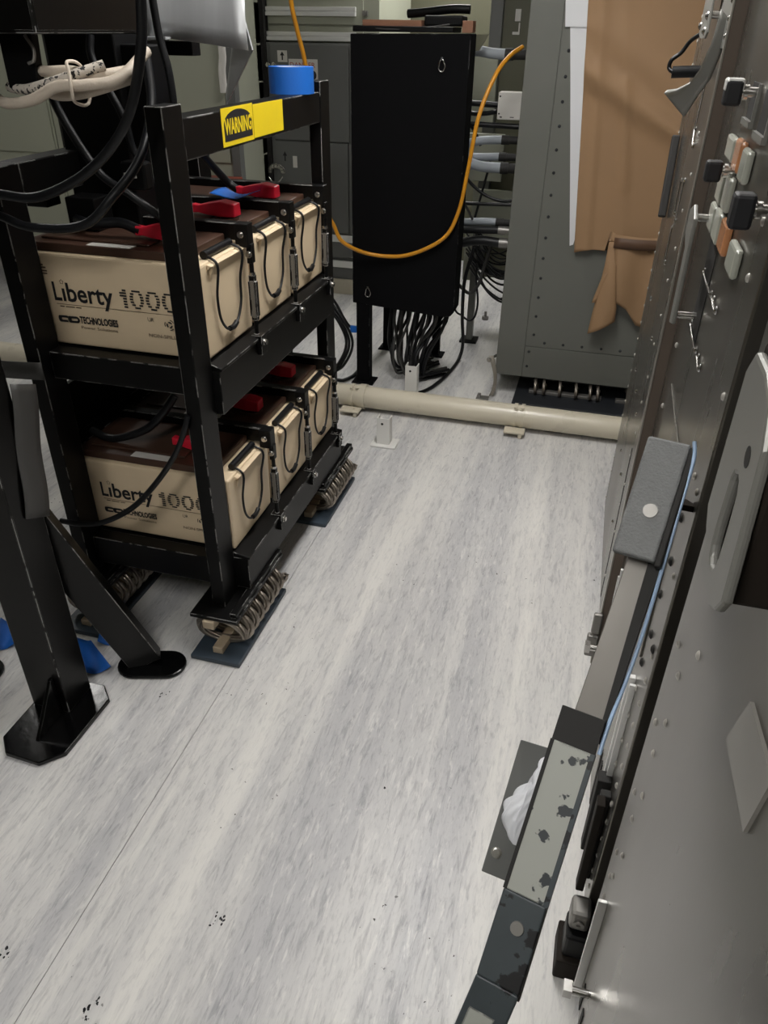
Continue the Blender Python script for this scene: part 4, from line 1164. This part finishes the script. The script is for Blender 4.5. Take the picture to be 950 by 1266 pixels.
# bracket, lever and plug at the top of cabinet A
part('latch_plate', MB().prism([(1.83, 1.62), (1.99, 1.62), (1.99, 1.497), (1.96, 1.490), (1.84, 1.490), (1.81, 1.50)], (0.146, 0, 0), Y, Z, -0.004), 'greyplate', CA, 0.001)
part('latch_standoff', MB().cyl((0.146, 1.86, 1.53), (0.17, 1.86, 1.53), 0.006, 8).cyl((0.146, 1.94, 1.53), (0.17, 1.94, 1.53), 0.006, 8), 'steel', CA)
s = MB()
for y, z in ((1.855, 1.528), (1.865, 1.503), (1.985, 1.512), (1.855, 1.575)):
    s.dome((0.1455, y, z), (-1, 0, 0), 0.009, 0.009)
part('latch_bolts', s, 'steel', CA, kind='stuff')
lv = MB()
def lever(u, v):
    P = [(0.150, 1.60, 1.525), (0.146, 1.60, 1.475), (0.140, 1.62, 1.440), (0.132, 1.66, 1.418), (0.118, 1.70, 1.398), (0.108, 1.73, 1.388)]
    p = Vector(pline(P, v))
    wd = 0.022 + 0.03 * max(0, v - 0.6) / 0.4
    return p + Vector((wd * (u - 0.5) * 0.85, 0, -wd * (u - 0.5) * 0.75))
lv.grid(lever, 4, 20)
o = part('lever', lv, 'greyplate', CA)
o.modifiers.new('thick', 'SOLIDIFY').thickness = 0.008
part('lever_plate', MB().prism([(1.56, 1.478), (1.64, 1.478), (1.74, 1.519), (1.70, 1.56), (1.54, 1.56), (1.525, 1.482)], (0.156, 0, 0), Y, Z, -0.004), 'greyplate', CA, 0.001)
s = MB()
for y, z in ((1.56, 1.545), (1.555, 1.52), (1.555, 1.495), (1.535, 1.505)):
    s.dome((0.155, y, z), (-1, 0, 0), 0.006, 0.006)
part('lever_bolts', s, 'steel', CA, kind='stuff')
solo('black_plug', MB().cyl((0.105, 2.05, 1.425), (0.1685, 2.05, 1.428), 0.012, 12).tube([(0.108, 2.05, 1.425), (0.098, 2.06, 1.432), (0.100, 2.06, 1.448), (0.118, 2.06, 1.463), (0.132, 2.05, 1.485), (0.150, 2.0, 1.50)], 0.0045, 7), 'cable', 'black plug with a bent cable below the latch plate', 'plug')

# B: middle cabinet
CBn = thing('metal_cabinet', (0.45, 1.18, 0.1), 'middle cabinet in the right hand metal row with lit key pads and knobs', 'cabinet', 'right hand metal cabinets')
part('body', MB().box((FX, 0.862, 0.10), (0.80, 1.490, 2.2)), 'metal', CBn, 0.003)
rivet_part(CBn, [(0.944, 0.942), (0.934, 0.875), (0.947, 0.806), (0.935, 0.739), (0.891, 0.748), (0.949, 0.669)], 0.0075, m='slot', name='holes')
rivet_part(CBn, [(0.889, 0.882), (0.93, 1.015), (0.888, 1.015), (0.887, 1.145), (1.41, 0.75), (1.41, 0.62), (1.41, 0.50), (1.31, 0.73), (1.42, 0.90), (1.42, 1.02), (0.93, 1.27), (0.93, 1.33)] + [(0.885, 0.115 + 0.048 * i) for i in range(14)] + [(0.94, 0.14 + 0.06 * i) for i in range(9)], 0.0055)
part('access_panel', MB().box((0.167, 0.97, 0.66), (0.1702, 1.36, 0.97)), 'metal', CBn, 0.001)
s = MB()
for (p, q) in (((1.269, 1.19), (1.152, 1.189)), ((1.121, 1.19), (1.081, 1.187)), ((1.279, 1.105), (1.167, 1.101)), ((1.131, 1.103), (1.097, 1.099))):
    s.cyl((0.166, *p), (0.166, *q), 0.0022, 6)
    for r in (p, q):
        s.dome((0.169, *r), (-1, 0, 0), 0.006)
part('hinge_rods', s, 'steel', CBn, kind='stuff')
keys = [((1.30, 1.379), (1.228, 1.348)), ((1.206, 1.383), (1.150, 1.345)), ((1.131, 1.380), (1.083, 1.342)), ((1.30, 1.337), (1.245, 1.290)), ((1.22, 1.336), (1.175, 1.292)), ((1.32, 1.284), (1.265, 1.246)), ((1.245, 1.288), (1.190, 1.246)), ((1.166, 1.290), (1.105, 1.250)), ((1.056, 1.285), (0.993, 1.250))]
for i, (a, b) in enumerate(keys):
    part('key', MB().box((0.160, a[0], a[1]), (0.1698, b[0], b[1])), 'keyorange' if i in (1, 7) else 'keycap', CBn, 0.004, label='orange key cap' if i in (1, 7) else None)
for a, b in (((1.235, 1.447), (1.165, 1.405)), ((1.115, 1.444), (1.04, 1.400))):
    wn = part('display_window', MB().box((0.1685, a[0], a[1]), (0.1702, b[0], b[1])), 'slot', CBn)
    part('window_frame', MB().box((0.164, a[0] + 0.004, b[1] - 0.008), (0.1702, b[0] - 0.004, b[1])).box((0.166, b[0] - 0.004, b[1]), (0.1702, b[0] + 0.002, a[1])), 'greyplate', wn)
def knob(y, z, q, lead, m='ink'):
    k = part('knob', MB().box((0.128, y - 0.011 * q, z - 0.016 * q), (0.150, y + 0.011 * q, z + 0.014 * q)), m, CBn, 0.004, label=lead)
    part('stem', MB().cyl((0.150, y, z), (0.170, y, z), 0.006, 10).ring((0.152, y, z), (1, 0, 0), 0.006, 0.009, 0.005, 12), 'steel', k)
knob(1.18, 1.437, 1.0, 'dark knob with a pale shiny top')
part('cap', MB().box((0.1275, 1.170, 1.437), (0.1505, 1.1915, 1.4525)), 'alu', CBn, 0.003, label='pale shiny knob cap')
knob(1.20, 1.342, 0.9, None)
knob(0.888, 1.348, 1.15, 'largest black knob')
s = MB().prism([(1.235, 1.115), (1.245, 1.27), (1.285, 1.283), (1.325, 1.270), (1.330, 1.235), (1.285, 1.22), (1.275, 1.105)], (0.139, 0, 0), Y, Z, -0.006)
ph = part('pull_handle', s, 'greyplate', CBn, 0.002)
part('bracket', MB().cyl((0.139, 1.30, 1.262), (0.17, 1.30, 1.262), 0.006, 8).cyl((0.139, 1.255, 1.125), (0.17, 1.255, 1.125), 0.006, 8), 'steel', ph)
part('recess', MB().box((0.1685, 1.20, 1.09), (0.1702, 1.29, 1.245)), 'slot', CBn)
s = MB()
for i in range(5):
    s.box((0.168, 0.985 + 0.030 * i, 0.115), (0.1702, 0.998 + 0.030 * i, 0.275))
for i in range(4):
    s.box((0.168, 1.36 + 0.028 * i, 0.13), (0.1702, 1.372 + 0.028 * i, 0.33))
part('vent_slots', s, 'slot', CBn)
part('edge_strip', MB().box((0.158, 0.962, 0.30), (0.170, 0.972, 0.62)).box((0.160, 0.945, 0.34), (0.170, 0.950, 0.62)), 'alu', CBn, 0.001)
part('black_strip', MB().box((0.146, 0.93, 0.20), (0.170, 0.955, 0.40)).box((0.152, 0.90, 0.16), (0.170, 0.915, 0.40)), 'slot', CBn, 0.002)
part('corner_latch', MB().box((0.132, 1.478, 0.265), (0.1535, 1.4915, 0.325)).box((0.126, 1.474, 0.195), (0.1535, 1.4915, 0.260)), 'dullsteel', CBn, 0.004)
part('latch_bolt', MB().cyl((0.128, 1.40, 0.29), (0.17, 1.40, 0.29), 0.008, 10).box((0.118, 1.392, 0.278), (0.130, 1.408, 0.302)), 'steel', CBn)
part('edge_strip', MB().box((0.160, 1.40, 0.32), (0.170, 1.408, 0.52)).box((0.160, 1.43, 0.30), (0.170, 1.436, 0.48)), 'alu', CBn, 0.001)
# gasket between B and C
solo('gasket_strip', MB().box((0.190, 0.787, 0.13), (0.60, 0.861, 2.19)), 'gasket', 'dark brown gasket strip filling the gap between two metal cabinets', 'gasket')
t = thing('corner_mount', (0.16, 0.86, 0.1), 'dark steel corner mount with a socket bolt below the gasket strip', 'mount')
part('block', MB().box((0.138, 0.80, 0.06), (0.188, 0.855, 0.125)), 'black_clean', t, 0.006)
part('cap', MB().box((0.140, 0.815, 0.125), (0.176, 0.858, 0.175)), 'dullsteel', t, 0.008)
part('bolt', MB().ring((0.156, 0.815, 0.150), (0, -1, 0), 0.004, 0.010, 0.004, 14), 'dullsteel', t)
part('stand', MB().box((0.13, 0.79, 0.0005), (0.22, 0.87, 0.06)), 'gasket', t, 0.004)
part('rod', MB().box((0.144, 0.862, 0.175), (0.158, 0.885, 0.42)), 'gasket', t, 0.002)

# C: near cabinet
CC = thing('metal_cabinet', (0.45, 0.0, 0.1), 'near cabinet in the right hand metal row with a slotted grey handle plate', 'cabinet', 'right hand metal cabinets')
part('body', MB().box((FX, -1.30, 0.10), (0.80, 0.785, 2.2)), 'metal', CC, 0.003)
rivet_part(CC, [(0.752, 0.88), (0.71, 0.868), (0.752, 0.745), (0.702, 0.797), (0.716, 0.726), (0.752, 0.604), (0.706, 0.655), (0.723, 0.583), (0.752, 0.464), (0.715, 0.509), (0.732, 0.433)] + [(0.750, 0.13 + 0.055 * i) for i in range(6)] + [(0.655, 0.95), (0.64, 1.08)], 0.0055)
part('hinge_strip', MB().box((0.156, 0.716, 0.10), (0.170, 0.722, 0.385)).box((0.162, 0.735, 0.12), (0.170, 0.739, 0.305)), 'alu', CC, 0.001)
s = MB()
for i in range(4):
    s.box((0.168, 0.722 - 0.0 - 0.034 * i, 0.115), (0.1702, 0.734 - 0.034 * i, 0.19 - 0.01 * i))
part('vent_slots', s, 'slot', CC)
part('latch_bolt', MB().cyl((0.142, 0.662, 0.222), (0.17, 0.662, 0.222), 0.0065, 10).box((0.130, 0.653, 0.211), (0.143, 0.671, 0.233)), 'steel', CC)
# slotted handle plate
hp_o = [(.622, 1.278), (.606, 1.297), (.560, 1.298), (.525, 1.288), (.506, 1.262), (.490, 1.17), (.486, 1.145), (.498, 1.128), (.515, 1.118), (.570, 1.110), (.588, 1.112), (.592, 1.132), (.606, 1.138), (.622, 1.15)]
hp_i = [(.566, 1.205), (.562, 1.213), (.553, 1.217), (.543, 1.215), (.537, 1.207), (.534, 1.18), (.534, 1.155), (.537, 1.143), (.544, 1.136), (.553, 1.134), (.561, 1.137), (.565, 1.145), (.567, 1.16), (.567, 1.18)]
hp_o = [(y * 0.955, 1.5 - (1.5 - z) * 0.955) for y, z in hp_o]
hp_i = [(y * 0.955, 1.5 - (1.5 - z) * 0.955) for y, z in hp_i]
s = MB()
n_ = 14
vs = [(0.124, *p) for p in hp_o] + [(0.124, *p) for p in hp_i] + [(0.132, *p) for p in hp_o] + [(0.132, *p) for p in hp_i]
fs = []
for i in range(n_):
    j = (i + 1) % n_
    fs += [(i, n_ + i, n_ + j, j), (2 * n_ + j, 3 * n_ + j, 3 * n_ + i, 2 * n_ + i), (j, 2 * n_ + j, 2 * n_ + i, i), (n_ + i, 3 * n_ + i, 3 * n_ + j, n_ + j)]
s.add(vs, fs)
part('handle_shade_block', MB().box((0.1322, 0.478, 1.150), (0.1699, 0.595, 1.31)), 'gasket', CC, 0.004)  # dark block added to stand in for the shadow behind the handle plate
hp = part('handle_plate', s, 'greyplate', CC, 0.003, label='light grey handle plate with a long slot')
part('hole', MB().cyl((0.1236, 0.513, 1.2527), (0.126, 0.513, 1.2527), 0.008, 14), 'slot', hp)
part('data_plate', MB().prism([(0.490, 1.005), (0.393, 1.015), (0.385, 1.082), (0.470, 1.070)], (0.17, 0, 0), Y, Z, -0.003), 'plate_light', CC)

# ------------------------------------------------------------------ slanted bar in the foreground
BR = thing('slanted_bar', (0.06, 0.62, 0.8), 'chipped steel bar slanting out from the metal cabinets with bolted grey pad', 'bar')
P0, P1 = Vector((0.128, 0.900, 1.108)), Vector((0.010, 0.40, 0.560))
dv = (P1 - P0).normalized()
uu = dv.cross(Z).normalized()          # across the bar
if uu.x < 0:
    uu = -uu
nn = uu.cross(dv).normalized()
if nn.z < 0:
    nn = -nn
def on_bar(t, lat=0.0, h=0.0):
    return P0 + dv * t + uu * lat + nn * h
def slab(t0, t1, w0, h0, h1, wl=None, lat=0.0, lat0=None):
    wl = w0 if wl is None else wl
    lat0 = lat if lat0 is None else lat0
    vs = []
    for t, w_ in ((t0, w0), (t1, wl)):
        for la, h in ((-1, h0), (1, h0), (1, h1), (-1, h1)):
            vs.append(on_bar(t, (lat if t == t1 else lat0) + la * w_ / 2, h))
    return MB().add(vs, [(0, 1, 2, 3), (7, 6, 5, 4), (0, 4, 5, 1), (1, 5, 6, 2), (2, 6, 7, 3), (3, 7, 4, 0)])
TL = (P1 - P0).length
part('channel', slab(0.04, TL * 0.93, 0.026, -0.034, -0.022, 0.046, lat=0.002, lat0=0.008), 'barsteel', BR, 0.001)
part('shaded_side', slab(0.15, 0.40, 0.016, -0.036, -0.012, 0.006, lat=0.024), 'slot', BR)  # near-black colour paints the shade on the channel's side wall
pd = part('upper_pad', slab(0.034, 0.182, 0.050, -0.004, 0.010), 'pad', BR, 0.003, label='grey gritty pad with a bolt head')
part('bolt', MB().cyl(on_bar(0.124, 0.003, 0.009), on_bar(0.124, 0.003, 0.012), 0.0085, 16), 'dullsteel', pd)
part('black_end', slab(0.372, 0.412, 0.050, -0.006, 0.006), 'slot', BR)
part('edge_band', slab(0.412, 0.585, 0.0045, -0.006, 0.0086, lat=-0.0238), 'slot', BR, label='black bare edge')
part('edge_band', slab(0.412, 0.585, 0.0055, -0.006, 0.0086, lat=0.0233), 'chipdark', BR, label='dark bare edge')
part('painted_face', slab(0.412, 0.585, 0.050, -0.006, 0.008), 'chip', BR, 0.002, label='chipped white painted section')
bz = part('bare_face', slab(0.585, 0.682, 0.050, -0.006, 0.008, 0.050), 'chipdark', BR, 0.002, label='dark slate section worn to bare paint')
part('bolt', MB().cyl(on_bar(0.618, 0.002, 0.008), on_bar(0.618, 0.002, 0.011), 0.0075, 16), 'dullsteel', bz)
# bent lower end, going on down to the floor
P2 = on_bar(0.682)
P3 = Vector((-0.16, 0.02, 0.02))
d2 = (P3 - P2).normalized()
s = MB()
vs = []
for p in (P2, P3):
    for la, h in ((-1, -0.006), (1, -0.006), (1, 0.008), (-1, 0.008)):
        vs.append(p + uu * la * 0.025 + nn * h)
s.add(vs, [(0, 1, 2, 3), (7, 6, 5, 4), (0, 4, 5, 1), (1, 5, 6, 2), (2, 6, 7, 3), (3, 7, 4, 0)])
part('lower_bend', s, 'chipdark', BR, 0.002)
s = MB()
vs = []
for p in (P2 + d2 * 0.035, P2 + d2 * 0.35):
    for la, h in ((-0.018, 0.007), (0.012, 0.007), (0.012, 0.0087), (-0.018, 0.0087)):
        vs.append(p + uu * la + nn * h)
s.add(vs, [(0, 1, 2, 3), (7, 6, 5, 4), (0, 4, 5, 1), (1, 5, 6, 2), (2, 6, 7, 3), (3, 7, 4, 0)])
part('painted_patch', s, 'chip', BR, label='patch of old white paint')
part('wall_bracket', MB().beam(on_bar(0.10, 0.0, -0.026), Vector((0.169, 0.895, 0.99)), 0.022, 0.008, up=(0, 0, 1)), 'gasket', BR)
part('foam_edge', slab(0.036, 0.186, 0.008, -0.006, 0.0085, lat=0.0285), 'slot', BR, 0.002, label='black worn foam edge')
bk = part('side_plate', MB().add([Vector(p) for p in ((0.004, 0.660, 0.762), (0.045, 0.660, 0.757), (0.030, 0.548, 0.636), (-0.018, 0.552, 0.642), (0.004, 0.664, 0.756), (0.045, 0.664, 0.751), (0.030, 0.552, 0.630), (-0.018, 0.556, 0.636))],
          [(0, 1, 2, 3), (7, 6, 5, 4), (0, 4, 5, 1), (1, 5, 6, 2), (2, 6, 7, 3), (3, 7, 4, 0)]), 'grey_dark', BR, 0.001, label='dark grey drilled side plate')
part('bolt', MB().hexbolt((-0.004, 0.569, 0.660), (0, -0.7, 0.7), 0.005, 0.006), 'steel', bk)
random.seed(5)
def bag(u, v):
    a = 2 * math.pi * u
    r = (0.004 + 0.016 * math.sin(math.pi * v) ** 0.7) * (1 + 0.30 * math.sin(3 * a + 7 * v) + 0.20 * math.sin(8 * a + 9 * v) + 0.14 * math.sin(13 * a - 17 * v))
    c = Vector((0.032, 0.650, 0.755)) * (1 - v) + Vector((0.012, 0.580, 0.674)) * v
    c += uu * (0.010 + 0.007 * math.sin(6 * v))
    return c + uu * (r * math.cos(a)) + nn * (0.012 + r * 0.5 * math.sin(a))
o = solo('plastic_bag', MB().grid(bag, 48, 30), 'rag', 'crumpled white plastic bag stuffed behind the slanted bar', 'bag')
cable([tuple(on_bar(0.03, 0.027, 0.012)), tuple(on_bar(0.05, 0.032, 0.008)), tuple(on_bar(0.10, 0.033, 0.004)), tuple(on_bar(0.17, 0.034, -0.002)), tuple(on_bar(0.26, 0.034, -0.02)), tuple(on_bar(0.32, 0.032, -0.02)), tuple(on_bar(0.37, 0.029, -0.008)), tuple(on_bar(0.41, 0.029, 0.0))], 0.0024, 'pale blue wire clipped along the slanted bar', m='bluewire', name='blue_wire', group='loose wires at the right', cat='wire')
